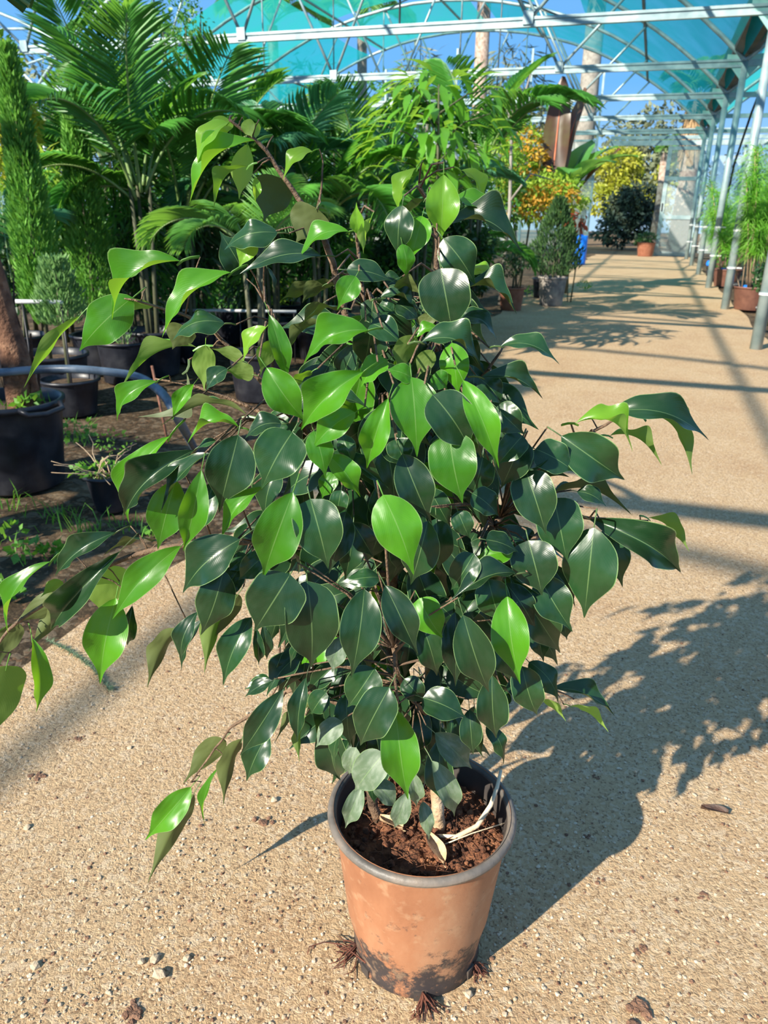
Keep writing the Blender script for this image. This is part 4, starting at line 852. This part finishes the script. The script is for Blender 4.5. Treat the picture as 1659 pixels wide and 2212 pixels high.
# pots with conifers
column('potted_cypress', 98, 105, 700, 46, 5.0, 'cypress', 'tall narrow feathery cypress in a black pot, left one of the two', 9000, .042, (.23, .2, .32))
column('potted_cypress', 208, 215, 690, 48, 6.0, 'cypress', 'slim feathery cypress in a black pot, right one of the two', 7500, .042, (.2, .17, .3))
column('potted_conifer', 135, 560, 705, 55, 4.7, 'conifer', 'low pale green bushy conifer in front of the left cypress', 2200, .035, (.17, .14, .22), taper=.6, seed=4)
column('potted_conifer', 268, 660, 745, 24, 5.7, 'conifer', 'thin young conifer in a wide black pot behind the drooping leaves', 260, .03, (.19, .165, .30), seed=2)
def empty_pot(px, py, rt, rb, h, lab, fol=None, handles=0):
    c = gnd(px, py); t_ = thing('potted_shrub' if fol else 'nursery_pot', (c.x, c.y+rb, 0), lab, 'potted plant' if fol else 'pot'); add_pot(t_, rt, rb, h, handles=handles)
    if fol:
        mb = MB(); leafcloud(mb, (0, 0, h+.12), (rt*1.1, rt*1.1, .16), 260, .05, .55, random.Random(px)); mb.build('foliage', M[fol], t_, True, 'stuff')
    return t_
empty_pot(28, 800, .13, .11, .26, 'small black pot half hidden behind the brown palm trunk')
empty_pot(352, 775, .2, .18, .34, 'wide black pot right of the conifer pots in deep shade', 'dark')
empty_pot(500, 745, .24, .22, .34, 'low black pot with dark shrub under the low palm frond', 'green')
empty_pot(600, 735, .24, .22, .34, 'black pot with bright weedy shrub behind the ficus leaves', 'lime')
# hose, pipes and stake
mb = MB(); hp = [at(-30, 808, 3.3), at(60, 800, 3.3), at(150, 797, 3.3), at(230, 803, 3.2), at(300, 815, 3.1), at(350, 850, 2.95), at(385, 905, 2.8)]; e_ = gnd(425, 985); hp.append(Vector((e_.x, e_.y, .02)))
o0 = hp[-1].copy(); fine = []
for i in range(len(hp)-1):
    p0, p1, p2, p3 = hp[max(0, i-1)], hp[i], hp[i+1], hp[min(len(hp)-1, i+2)]
    for k in range(5): t = k/5; fine.append(.5*((2*p1)+(p2-p0)*t+(2*p0-5*p1+4*p2-p3)*t*t+(3*p1-p0-3*p2+p3)*t**3))
fine.append(hp[-1]); mb.tube([p-o0+Vector((0, 0, .02)) for p in fine], .018, 8); o = mb.build('water_hose', M['pipe']); o.location = (o0.x, o0.y, 0); mb = None
tag(o, 'blue-grey hose arching from the big pot down to the ground', 'hose')
c = gnd(362, 950); mb = MB(); t_ = at(328, 790, c.y+.1); mb.tube([(0, 0, -.02), Vector((t_.x-c.x, t_.y-c.y, t_.z))], .008, 6); o = mb.build('rusty_stake', M['rust']); o.location = c; tag(o, 'thin rusty rod stuck in the ground below the hose', 'stake')
def rail(px0, px1, py, Y, lab, r=.013):
    a, b = at(px0, py, Y), at(px1, py+3, Y); root = thing('pipe_rail', (a.x, a.y, 0), lab, 'rail'); L = b-a
    mb = MB(); mb.tube([(0, 0, a.z), (L.x, L.y, b.z)], r, 8); mb.build('pipe', M['white_pipe'], root)
    for q in (.02, .5, .98): mb = MB(); mb.tube([(L.x*q, L.y*q, 0), (L.x*q, L.y*q, a.z)], r*.45, 6); mb.build('support', M['black_pipe'], root)
rail(-40, 135, 650, 4.6, 'short sunlit white pipe rail behind the low conifer'); rail(395, 640, 670, 6.6, 'long white pipe rail beneath the palms behind the ficus')
# weeds and grass at the edge of the path
def grass(px, py, n, h, lab, seed, leafy=0):
    rq = random.Random(seed); c = gnd(px, py); mb = MB()
    for k in range(n):
        p = Vector((rq.gauss(0, .05), rq.gauss(0, .04), 0)); a = rq.uniform(0, 6.28); d = Vector((math.cos(a)*.45, math.sin(a)*.45, 1))*h*rq.uniform(.4, 1.1); s_ = Vector((-math.sin(a), math.cos(a), 0))*.0028; m_ = p+d*.55; e2 = p+d+Vector((math.cos(a), math.sin(a), -.4))*h*.3
        mb.quad(p-s_, p+s_, m_+s_*.8, m_-s_*.8); mb.tri(m_-s_*.8, m_+s_*.8, e2)
    if leafy: leafcloud(mb, (0, 0, h*.5), (h*.8, h*.6, h*.35), leafy, .035, .8, rq, 0)
    o = thing('weed_clump' if leafy else 'grass_tuft', c, lab, 'weed' if leafy else 'grass'); mb.build('blades', M['weed'], o, True, 'stuff')
grass(120, 1120, 26, .11, 'green grass tuft at the foot of the big black pot', 1); grass(185, 1150, 26, .12, 'green grass tuft left of the small black pot', 2)
grass(30, 1100, 18, .14, 'tall grass blades in front of the big pot at the left edge', 3); grass(255, 1140, 16, .08, 'short grass tuft below the small black pot', 4)
grass(25, 1165, 4, .08, 'lime round-leaved weed at the left edge', 5, 16); grass(55, 1205, 6, .08, 'leafy weed below the lime weed at the left edge', 6, 30)
grass(15, 1290, 8, .06, 'low dark leafy weed patch where sand meets soil at left', 7, 60); grass(165, 960, 10, .16, 'straggly weed between the big pot and the small pot', 8, 70)
grass(120, 1200, 14, .05, 'sparse low weeds on the shaded soil at left', 9, 26); grass(330, 1150, 12, .06, 'small weed under the bright hanging leaves', 10, 20); grass(560, 790, 10, .2, 'bright leafy weed seen through the ficus twigs', 11, 60)

# ------------------------------------------------------------------ palms and shrubs behind
palm('potted_palm', 550, 540, 5.2, 0.73, 'palm_l', [DR, AR, AR, DR, UP, AR], [215, 120, 60, 275, 10, 320], 'palm with a bright fan-like frond drooping left behind the ficus', 4, (.2, .17, .32), seed=1)
palm('potted_palm', 300, 400, 6.0, 1.07, 'palm', [UP, UP, AR, UP, AR, DR, AR, UP], [285, 60, 200, 330, 110, 250, 20, 150], 'tall dark feather palm rising behind the right cypress', 3, (.22, .18, .34), seed=2)
palm('potted_palm', 395, 470, 6.6, 1.25, 'palm', [UP, AR, UP, AR, DR, DR, UP, AR, AR], spread(9, 40), 'dense dark feather palm left of the ficus top', 0, (.22, .18, .34), seed=3)
palm('feather_palm', 235, 330, 7.2, 1.12, 'palm', [UP, UP, AR, AR, UP, AR, DR, UP], spread(8, 300), 'feather palm with high spiky fronds above the cypresses', 0, None, seed=4)
palm('potted_palm', 585, 450, 7.0, 0.99, 'palm_b', [UP, UP, AR, UP, AR, DR, AR, DR], spread(8, 345), 'blue-green palm with an upright fan frond left of the ficus leader', 0, (.22, .18, .3), seed=5)
palm('potted_palm', 690, 490, 6.8, 1.03, 'palm', [AR, UP, AR, DR, AR, UP, DR, AR], spread(8, 90), 'feather palm directly behind the ficus crown', 0, (.22, .18, .3), seed=6)
palm('feather_palm', 790, 420, 8.4, 1.20, 'palm_l', [UP, AR, UP, AR, AR, DR, UP, DR], spread(8, 200), 'pale green palm between the ficus leaders', 0, None, seed=7)
palm('potted_palm', 905, 490, 7.6, 1.12, 'palm_b', [AR, DR, AR, DR, UP, AR, DR], spread(7, 130), 'low blue-green palm right of the ficus crown', 0, (.22, .18, .3), seed=8)
palm('feather_palm', 1035, 370, 8.6, 1.25, 'palm', [UP, AR, UP, AR, AR, AR, UP, AR], [78, 120, 50, 265, 150, 300, 345, 20], 'palm with long dark fronds reaching right over the aisle', 3, None, seed=9)
palm('feather_palm', 150, 390, 9.6, 1.12, 'palm', [UP, AR, UP, AR, DR, AR, UP], spread(7, 20), 'feather palm behind the left cypress', 0, None, seed=10)
palm('potted_palm', 20, 580, 5.9, 0.77, 'palm_b', [AR, DR, UP, AR, AR, DR], spread(6, 70), 'small blue-green palm behind the brown trunk at left', 0, (.2, .17, .3), seed=11)
palm('feather_palm', 480, 400, 9.0, 1.29, 'palm', [UP, AR, UP, AR, UP, DR, AR], spread(7, 250), 'large feather palm below the slender small-leaved tree', 0, None, seed=12)
palm('potted_palm', 660, 580, 7.6, 0.82, 'palm', [AR, DR, AR, DR, UP, AR], spread(6, 10), 'short dark palm low behind the ficus', 0, (.2, .17, .3), seed=13)
palm('potted_palm', 1000, 580, 9.2, 0.86, 'palm', [AR, DR, AR, DR, UP, AR], spread(6, 50), 'short palm low behind the right side of the ficus', 0, (.2, .17, .3), seed=14)
# bright drooping-leaf tree: every leaf its own piece
dl = MB(); dl.v = [(0, 0, 0), (-.14, .25, .02), (0, .28, -.015), (.14, .25, .02), (-.13, .6, -.05), (0, .62, -.09), (.13, .6, -.05), (0, 1, -.26)]; dl.f = list(lf.f); dl.m = [0]*6
dl_me = dl.mesh('leaf', M['mango'])
def leafy_tree(name, px, pyt, pyb, hw, Y, n, l, lab, seed=0, me=dl_me, pot=(.24, .2, .34)):
    rq = random.Random(seed); t_ = at(px, pyt, Y); b_ = at(px, pyb, Y); root = thing(name, (b_.x, b_.y, 0), lab, 'tree'); R = hw/FPX*Y; H = t_.z-b_.z; add_pot(root, *pot)
    mb = MB(); mb.tube([(0, 0, .1), (.02, 0, b_.z), (0, 0, t_.z-.1)], [.02, .016, .006], 6); mb.build('trunk', M['cane'], root)
    for k in range(n):
        t = rq.random(); a = rq.uniform(0, 6.28); r = R*(.25+.75*math.sin(PI*(.12+.8*t)))*rq.uniform(.15, 1)**.6; p = Vector((r*math.cos(a), r*math.sin(a), b_.z+H*t)); d = Vector((math.cos(a)*.8+rq.gauss(0, .3), math.sin(a)*.8+rq.gauss(0, .3), rq.uniform(-.75, .35))).normalized(); x = d.cross(Vector((0, 0, 1))).normalized(); nn = x.cross(d); L = l*rq.uniform(.7, 1.2)
        o = link('leaf', me, root); o.matrix_local = Matrix(((x.x*L, d.x*L, nn.x*L, p.x), (x.y*L, d.y*L, nn.y*L, p.y), (x.z*L, d.z*L, nn.z*L, p.z), (0, 0, 0, 1)))
    for k in range(9):
        a = k*2.4; z = b_.z+H*(.1+.8*k/9); mb = MB(); mb.tube([(0, 0, z-.15), (math.cos(a)*R*.4, math.sin(a)*R*.4, z), (math.cos(a)*R*.75, math.sin(a)*R*.75, z+.05)], [.008, .006, .003], 5); mb.build('branch', M['cane'], root)
leafy_tree('broadleaf_tree', 940, 150, 400, 150, 6.6, 230, .24, 'bright green tree with long drooping leaves behind the ficus top', 3)
leafy_tree('broadleaf_tree', 720, 195, 420, 100, 9.5, 150, .28, 'lighter long-leaved tree left of the bright drooping tree', 4)
shrub('slender_tree', 405, -40, 200, 75, 8.2, 'green', 'slender small-leaved tree standing against the sky at upper left', 900, .05, .55, seed=3, blobs=5, stems=5, cat='tree')
shrub('leafy_shrub', 45, 70, 420, 62, 7.6, 'yellow', 'tall yellow-green shrub at the upper left edge', 2600, .08, .45, mat2='lime', seed=4, blobs=6)
shrub('leafy_shrub', -15, 200, 640, 70, 7.8, 'lime', 'yellowish shrub at the left edge beneath the tall yellow-green shrub', 2200, .07, .4, mat2='yellow', seed=5, blobs=6)
for px, pt, pb, hw, Y, mk, m2, l, lab in (
    (180, 330, 640, 110, 9.5, 'green', 'dark', .09, 'dark green shrub filling the gap between the two cypresses'),
    (330, 300, 650, 120, 10.5, 'dark', 'green', .10, 'dark shrub behind the tall feather palm'),
    (470, 300, 650, 120, 11.0, 'dark', 'green', .10, 'dark shrub behind the bright fan-like palm frond'),
    (620, 260, 640, 120, 11.5, 'green', 'dark', .10, 'mid green shrub behind the blue-green palm'),
    (770, 270, 620, 120, 12.0, 'green', 'lime', .11, 'green shrub behind the pale green palm'),
    (900, 290, 620, 110, 11.0, 'dark', 'green', .10, 'dark shrub under the bright drooping tree'),
    (1040, 260, 590, 95, 12.5, 'green', 'lime', .10, 'bright shrub under the long dark palm fronds'),
    (1130, 255, 480, 70, 13.5, 'lime', 'orange', .10, 'yellow-green shrub left of the maroon banana leaf'),
    (1010, 500, 630, 60, 8.6, 'dark', 'green', .07, 'low dark shrub beside the aisle behind the ficus'),
    (850, 520, 660, 80, 7.8, 'dark', 'green', .07, 'low dark shrub straight behind the ficus stems'),
    (560, 560, 660, 70, 8.2, 'dark', 'green', .07, 'low dark shrub beneath the blue-green palm'),
    (60, 480, 660, 80, 7.0, 'dark', 'green', .07, 'low dark shrub behind the left cypress pot')):
    shrub('leafy_shrub', px, pt, pb, hw, Y, mk, lab, 2600, l, .45, mat2=m2, seed=int(px), blobs=7)

for px, pt, pb, hw, Y, mk, m2, lab in ((300, 330, 660, 70, 6.5, 'palm', 'dark', 'bamboo-like clump of drooping narrow leaves behind the right cypress'), (415, 360, 660, 75, 6.9, 'dark', 'palm', 'dark narrow-leaved clump above the wide black pots'),
    (560, 400, 650, 75, 7.4, 'palm', 'dark', 'narrow-leaved clump behind the ficus leader'), (700, 420, 650, 80, 7.4, 'dark', 'palm', 'dark narrow-leaved clump behind the ficus crown'), (850, 400, 640, 80, 8.2, 'palm', 'dark', 'narrow-leaved clump between the ficus leaders and the aisle'), (960, 400, 620, 70, 9.0, 'dark', 'palm_l', 'narrow-leaved clump right behind the ficus top leaves'), (140, 330, 640, 60, 7.4, 'palm', 'lime', 'narrow-leaved clump between the cypress tops')):
    shrub('narrow_leaved_clump', px, pt, pb, hw, Y, mk, lab, 1500, .19, .13, mat2=m2, seed=int(px)+90, blobs=7, droop=.7, stems=7)

# ------------------------------------------------------------------ along the aisle, left edge further on
shrub('potted_shrub', 1190, 375, 480, 92, 12.6, 'orange', 'orange and yellow leaved shrub above the grey pot beside the aisle', 2400, .085, .45, mat2='lime', seed=8, blobs=6, pot=(.2, .17, .3))
shrub('red_leaved_shrub', 1245, 455, 500, 30, 12.0, 'red', 'few red leaves hanging beneath the orange shrub', 60, .11, .35, seed=9, blobs=2, droop=.9)
column('potted_conifer', 1195, 432, 596, 62, 11.5, 'dkconifer', 'dark conical conifer in a dusty grey pot standing on the aisle', 4200, .06, (.20, .16, .40), potmat=M['grey_pot'], taper=.9, seed=6)
shrub('potted_shrub', 1108, 520, 600, 50, 10.8, 'dark', 'dark low shrub in a terracotta box-brown pot left of the grey pot', 900, .05, .5, pot=(.17, .14, .30), potmat=M['terra'], seed=10, blobs=3)
grass(1262, 628, 14, .22, 'leafy green weed on the aisle right of the grey pot', 21, 70); grass(1150, 640, 10, .2, 'bright weed between the terracotta pot and the grey pot', 22, 50)
def bleaf(par, base, az_, el, L, W, mk, bend, path=None):
    mb = MB(); n = 12; k = 5; a = math.radians(az_); p = Vector(base); e = el; cen = []
    for i in range(n+1): cen.append(p.copy()); e2 = e-bend*(i/n)**1.5; p = p+Vector((math.sin(a)*math.cos(e2), math.cos(a)*math.cos(e2), math.sin(e2)))*L/n
    if path: cen = path
    sd_ = Vector((math.cos(a), -math.sin(a), 0))
    for i, c in enumerate(cen):
        t = i/n; hw = W*.5*(math.sin(PI*min(1, .06+.93*t))**.6); tan = (cen[min(n, i+1)]-cen[max(0, i-1)]).normalized(); nn = sd_.cross(tan)
        for j in range(k): u = j/(k-1)*2-1; mb.v.append(tuple(c+sd_*u*hw+nn*(.25*abs(u)*hw+.02*math.sin(9*t+3*u))))
    for i in range(n):
        for j in range(k-1): q = i*k+j; mb.f.append((q, q+1, q+k+1, q+k)); mb.m.append(0)
    o = mb.build('leaf', M[mk], par); r = MB(); r.tube(cen, [lerp(.02, .005, i/n) for i in range(n+1)], 5); r.build('midrib', M['rib_red'] if mk == 'banana_r' else M['stalk'], o)
cp = at(62, 12, 1.5); cb = Vector((-3.0, 1.25, 0)); bz = thing('added_broadleaf_plant', cb, 'broad dark leaf tip hanging into the top left corner, on an unseen plant added for shade', 'plant')
mb = MB(); mb.tube([(0, 0, 0), (.02, 0, .8), (.05, 0, 1.5)], [.06, .05, .035], 8); mb.build('stem', M['cane'], bz)
cv = cp-cb-Vector((.05, 0, 1.5)); bleaf(bz, (.05, 0, 1.5), math.degrees(math.atan2(cv.x, cv.y)), math.atan2(cv.z, cv.to_2d().length)+.19, cv.length*1.02, .26, 'dark', .5, [Vector((.05, 0, 1.5))+cv*(i/12)+Vector((0, 0, .5*math.sin(PI*i/12))) for i in range(13)])
for az_, el, z_ in ((190, .6, 1.45), (240, .5, 1.4), (290, .7, 1.45), (340, .5, 1.35), (150, .4, 1.1), (210, .3, 1.0), (270, .4, 1.0), (330, .3, .9), (20, .2, .8), (60, .5, .7)): bleaf(bz, (.03, 0, z_), az_, el, .65, .3, 'dark', 1.1)  # leaves out of view, added to shade the bed at left
bc = at(1225, 500, 13.5); bn = thing('banana_plant', (bc.x, bc.y, 0), 'banana plant with broad leaves, one upright leaf dark maroon', 'banana plant')
mb = MB(); mb.tube([(0, 0, 0), (.02, 0, .9), (-.1, 0, 1.6)], [.10, .085, .05], 10); mb.build('stem', M['cane'], bn)
zz = at(1180, 400, 13.5).z
bleaf(bn, (-.32, 0, zz-.15), 20, 1.5, 1.75, .42, 'banana_r', .15); bleaf(bn, (-.22, .1, zz-.1), 60, 1.36, 1.6, .36, 'banana_r', .15)
for az_, el, L, W, bz in ((75, 1.1, 1.2, .42, 1.0), (100, .95, 1.3, .46, 1.2), (140, 1.0, 1.1, .42, 1.4), (40, 1.15, 1.2, .42, .8), (280, .9, 1.1, .4, 1.3), (190, .9, 1.0, .4, 1.5)): bleaf(bn, (-.08, 0, 1.5), az_, el, L, W, 'banana', bz)
bleaf(bn, (.1, 0, 1.6), 85, .9, .9, .22, 'banana_r', .3)
mb = MB(); mb.tube([(0, 0, 0), (.05, 0, 1.3), (.02, .1, 2.2), (.25, .1, 3.1)], [.03, .026, .02, .008], 6); mb.tube([(.05, 0, 1.4), (.3, 0, 1.75), (.6, 0, 1.68)], [.018, .014, .008], 5)
p_ = at(1083, 600, 11.5); o = mb.build('bare_sapling', M['grey_trunk']); o.location = (p_.x, p_.y, 0); tag(o, 'bare pale grey sapling stem left of the orange shrub', 'tree')
def blue_drum(px, py, r, h, lab):
    c = gnd(px, py); t_ = thing('blue_drum', c, lab, 'drum'); mb = MB(); mb.lathe([(.002, 0), (r*.95, 0), (r, .03), (r, h*.45), (r*1.04, h*.5), (r, h*.55), (r, h-.03), (r*.93, h), (.002, h)], 24); b_ = mb.build('body', M['blue_plastic'], t_); mb = MB(); mb.lathe([(.03, h), (.05, h), (.05, h+.03), (.002, h+.03)], 12); mb.build('cap', M['blue_plastic'], b_)
blue_drum(1250, 572, .17, .75, 'bright blue plastic drum half hidden beside the dark conical conifer')
# ------------------------------------------------------------------ right side beds
def papyrus(px, pyt, Y, n, spread_, lab, seed, pots):
    rq = random.Random(seed); c = at(px, 470, Y); root = thing('potted_papyrus', (c.x, c.y, 0), lab, 'potted plant'); zt = at(px, pyt, Y).z; add_pot(root, .26, .21, .32, mat=M['brown_pot']); fo = MB(); stl = MB()
    for k in range(n):
        a = rq.uniform(0, 6.28); r0 = .17*math.sqrt(rq.random()); b = Vector((r0*math.cos(a), r0*math.sin(a), .26)); h_ = zt*rq.uniform(.45, 1.0); e = b+Vector((math.cos(a)*spread_*rq.random(), math.sin(a)*spread_*rq.random(), h_-.26)); m_ = b.lerp(e, .5)+Vector((0, 0, .08)); stl.tube([b, m_, e], [.012, .009, .004], 4)
        for j in range(230):
            p = m_.lerp(e, rq.uniform(-.1, 1)); d = Vector((rq.gauss(0, 1), rq.gauss(0, 1), rq.gauss(.15, .6))).normalized()*rq.uniform(.12, .34); s_ = d.orthogonal().normalized()*.007; q = p+d*.6+Vector((0, 0, .02)); fo.tri(p-s_, p+s_, q); fo.tri(q-s_*.6, q+s_*.6, p+d+Vector((0, 0, -.06)))
    stl.build('stems', M['straw'], root, True, 'stuff'); fo.build('feathery_foliage', M['papyrus'], root, True, 'stuff')
papyrus(1655, 315, 11.4, 30, .5, 'nearest feathery bright green papyrus behind the right posts', 1, 1); papyrus(1592, 370, 15.5, 22, .6, 'second feathery papyrus further along behind the right posts', 2, 1); papyrus(1700, 270, 13.2, 24, .7, 'feathery papyrus at the right edge behind the nearest one', 3, 1); papyrus(1585, 440, 20.5, 18, .6, 'farthest feathery papyrus near the glazed door', 4, 1)
def valve(px, py, lab, s=1.0):
    c = gnd(px, py); t_ = thing('irrigation_valve', c, lab, 'valve'); mb = MB(); mb.tube([(0, 0, 0), (0, 0, .16*s)], .045*s, 10); mb.tube([(0, 0, .16*s), (0, 0, .22*s)], .06*s, 10); b_ = mb.build('body', M['black_pipe'], t_); mb = MB(); mb.tube([(0, -.05, .05*s), A(.0, .12, .05*s), A(-.45*s, .3*s, .05*s)], .05*s, 8); mb.build('elbow_pipe', M['black_pipe'], t_)
    mb = MB(); mb.lathe([(.002, .34*s), (.05*s, .335*s), (.075*s, .30*s), (.08*s, .25*s), (.07*s, .22*s), (.002, .22*s)], 16); mb.build('cap', M['blue_plastic'], b_)
valve(1603, 668, 'blue-capped black irrigation valve between the first and second posts'); valve(1556, 618, 'blue-capped valve beside the third post'); valve(1529, 596, 'small blue-capped valve beside the fourth post')
mb = MB(); cpts = [A(16.4, 1.5, 3.5), A(16.6, 1.4, 3.0), A(17.2, 1.3, 2.2), A(17.6, 1.27, 1.0), A(17.7, 1.3, .02)]; o_ = cpts[-1]; mb.tube([p-Vector((o_.x, o_.y, 0)) for p in cpts], .02, 6); o = mb.build('hanging_cable', M['black_pipe']); o.location = (o_.x, o_.y, 0); tag(o, 'black cable hanging down beside the third post', 'cable')
shrub('leafy_shrub', 1665, 560, 640, 40, 9.6, 'dark', 'low dark weeds behind the nearest post at the right edge', 500, .06, .5, seed=31, blobs=2)
shrub('leafy_shrub', 1560, 500, 590, 40, 19.0, 'green', 'low green shrub behind the middle posts', 700, .09, .5, seed=32, blobs=3)
# ------------------------------------------------------------------ beyond the end wall
shrub('garden_shrub', 1345, 400, 525, 70, 33.0, 'bluebush', 'dark blue-green round bush beyond the open doorway', 4500, .2, .45, seed=40, blobs=6)
shrub('garden_shrub', 1320, 318, 460, 70, 37.0, 'olive', 'olive green bush above the dark bush beyond the doorway', 4500, .22, .45, seed=41, blobs=6, mat2='yellow')
shrub('garden_shrub', 1405, 320, 520, 36, 34.0, 'yellow', 'yellow-leaved bush at the pinkish trunk beyond the doorway', 900, .24, .6, seed=42, blobs=5, mat2='olive')
shrub('garden_shrub', 1470, 300, 540, 60, 40.0, 'olive', 'olive bush seen through the glazed door', 1800, .18, .45, seed=43, blobs=5, mat2='green')
shrub('garden_shrub', 1590, 310, 540, 80, 40.0, 'green', 'green bush beyond the wall behind the right posts', 1800, .18, .45, seed=44, blobs=5, mat2='olive')
shrub('potted_shrub', 1395, 500, 535, 26, 27.6, 'dark', 'dark clipped bush in a terracotta pot beside the glazed door', 700, .09, .5, seed=45, blobs=2, pot=(.30, .24, .45), potmat=M['terra'])
for k, (px, pt, hw, Y, mk) in enumerate(((1390, 238, 110, 70, 'olive'), (1190, 215, 120, 62, 'olive'), (980, 190, 130, 58, 'green'), (760, 170, 130, 55, 'green'), (560, 150, 130, 60, 'olive'), (360, 150, 130, 55, 'green'), (150, 130, 130, 58, 'olive'), (1740, 245, 100, 66, 'olive'))):
    shrub('distant_tree', px, pt, 440, hw, Y, mk, ('hazy olive tree on the skyline above the doorway', 'hazy olive tree on the skyline behind the banana plant', 'green tree far behind the bright drooping tree', 'green tree far behind the pale palm', 'olive tree far behind the blue-green palm', 'green tree far behind the slender tree', 'olive tree far behind the cypresses', 'hazy olive tree on the skyline behind the right posts')[k], 2600, .55, .5, seed=50+k, blobs=7, cat='tree', trunk='trunk')
for px, pt, hw, Y, lab in ((890, 105, 80, 46, 'feathery grey-green tree seen beneath the last roof arch'), (1090, 90, 80, 47, 'feathery grey-green tree between the two palm trunks'), (680, 130, 80, 48, 'feathery grey-green tree behind the left of the last roof arch')):
    shrub('feathery_tree', px, pt, 430, hw, Y, 'olive', lab, 1500, .9, .10, seed=int(px), blobs=6, cat='tree', trunk='grey_trunk', droop=.9, stems=5, mat2='green')
def trunk_palm(px, Y, r, ztop, lab, mat, fronds=9, skirt=False, L=2.6, py=440):
    c = at(px, py, Y); t_ = thing('fan_palm' if fronds else 'palm_trunk', (c.x, c.y, 0), lab, 'palm tree'); mb = MB(); mb.tube([(0, 0, -.1), (.05, 0, ztop*.5), (0, 0, ztop)], [r*1.15, r, r*.9], 14); mb.build('trunk', M[mat], t_)
    if skirt:
        mb = MB()
        for k in range(160):
            a = random.uniform(0, 6.28); z = ztop-random.uniform(0, 1.9); d = Vector((math.cos(a), math.sin(a), 0)); s_ = Vector((-d.y, d.x, 0))*.06; b = d*r+Vector((0, 0, z)); mb.quad(b-s_, b+s_, b+d*.12+Vector((0, 0, -.7))+s_, b+d*.12+Vector((0, 0, -.7))-s_)
        mb.build('dead_skirt', M['thatch'], t_, False, 'stuff')
    for k in range(fronds):
        f = link('frond', frond_me((AR, DR, UP)[k % 3], 'palm_l', k % 3, True), t_); f.matrix_local = Matrix.Translation((0, 0, ztop)) @ Matrix.Rotation(k*2.4, 4, 'Z') @ Matrix.Scale(L, 4)
trunk_palm(1246, 38, .42, 10.5, 'tall grey palm trunk rising behind the end wall above the banana', 'grey_trunk'); trunk_palm(1022, 42, .35, 11.0, 'pale palm trunk behind the end wall above the bright drooping tree', 'trunk')
trunk_palm(1475, 36, .38, 5.8, 'palm with shaggy tan dead skirt beyond the glazed door', 'trunk', 7, True, 2.0); trunk_palm(1422, 31.5, .16, 3.5, 'slim pinkish trunk just left of the glazed door', 'trunk', 6, False, .7)
for k, (px, Y, z) in enumerate(((600, 45, 10), (300, 48, 9.5), (780, 50, 11))): trunk_palm(px, Y, .3, z, ('tall palm with drooping crown behind the roof lattice', 'tall palm behind the slender tree at upper left', 'tall palm with fronds behind the pale roof net')[k], 'grey_trunk', 11, False, 3.4)
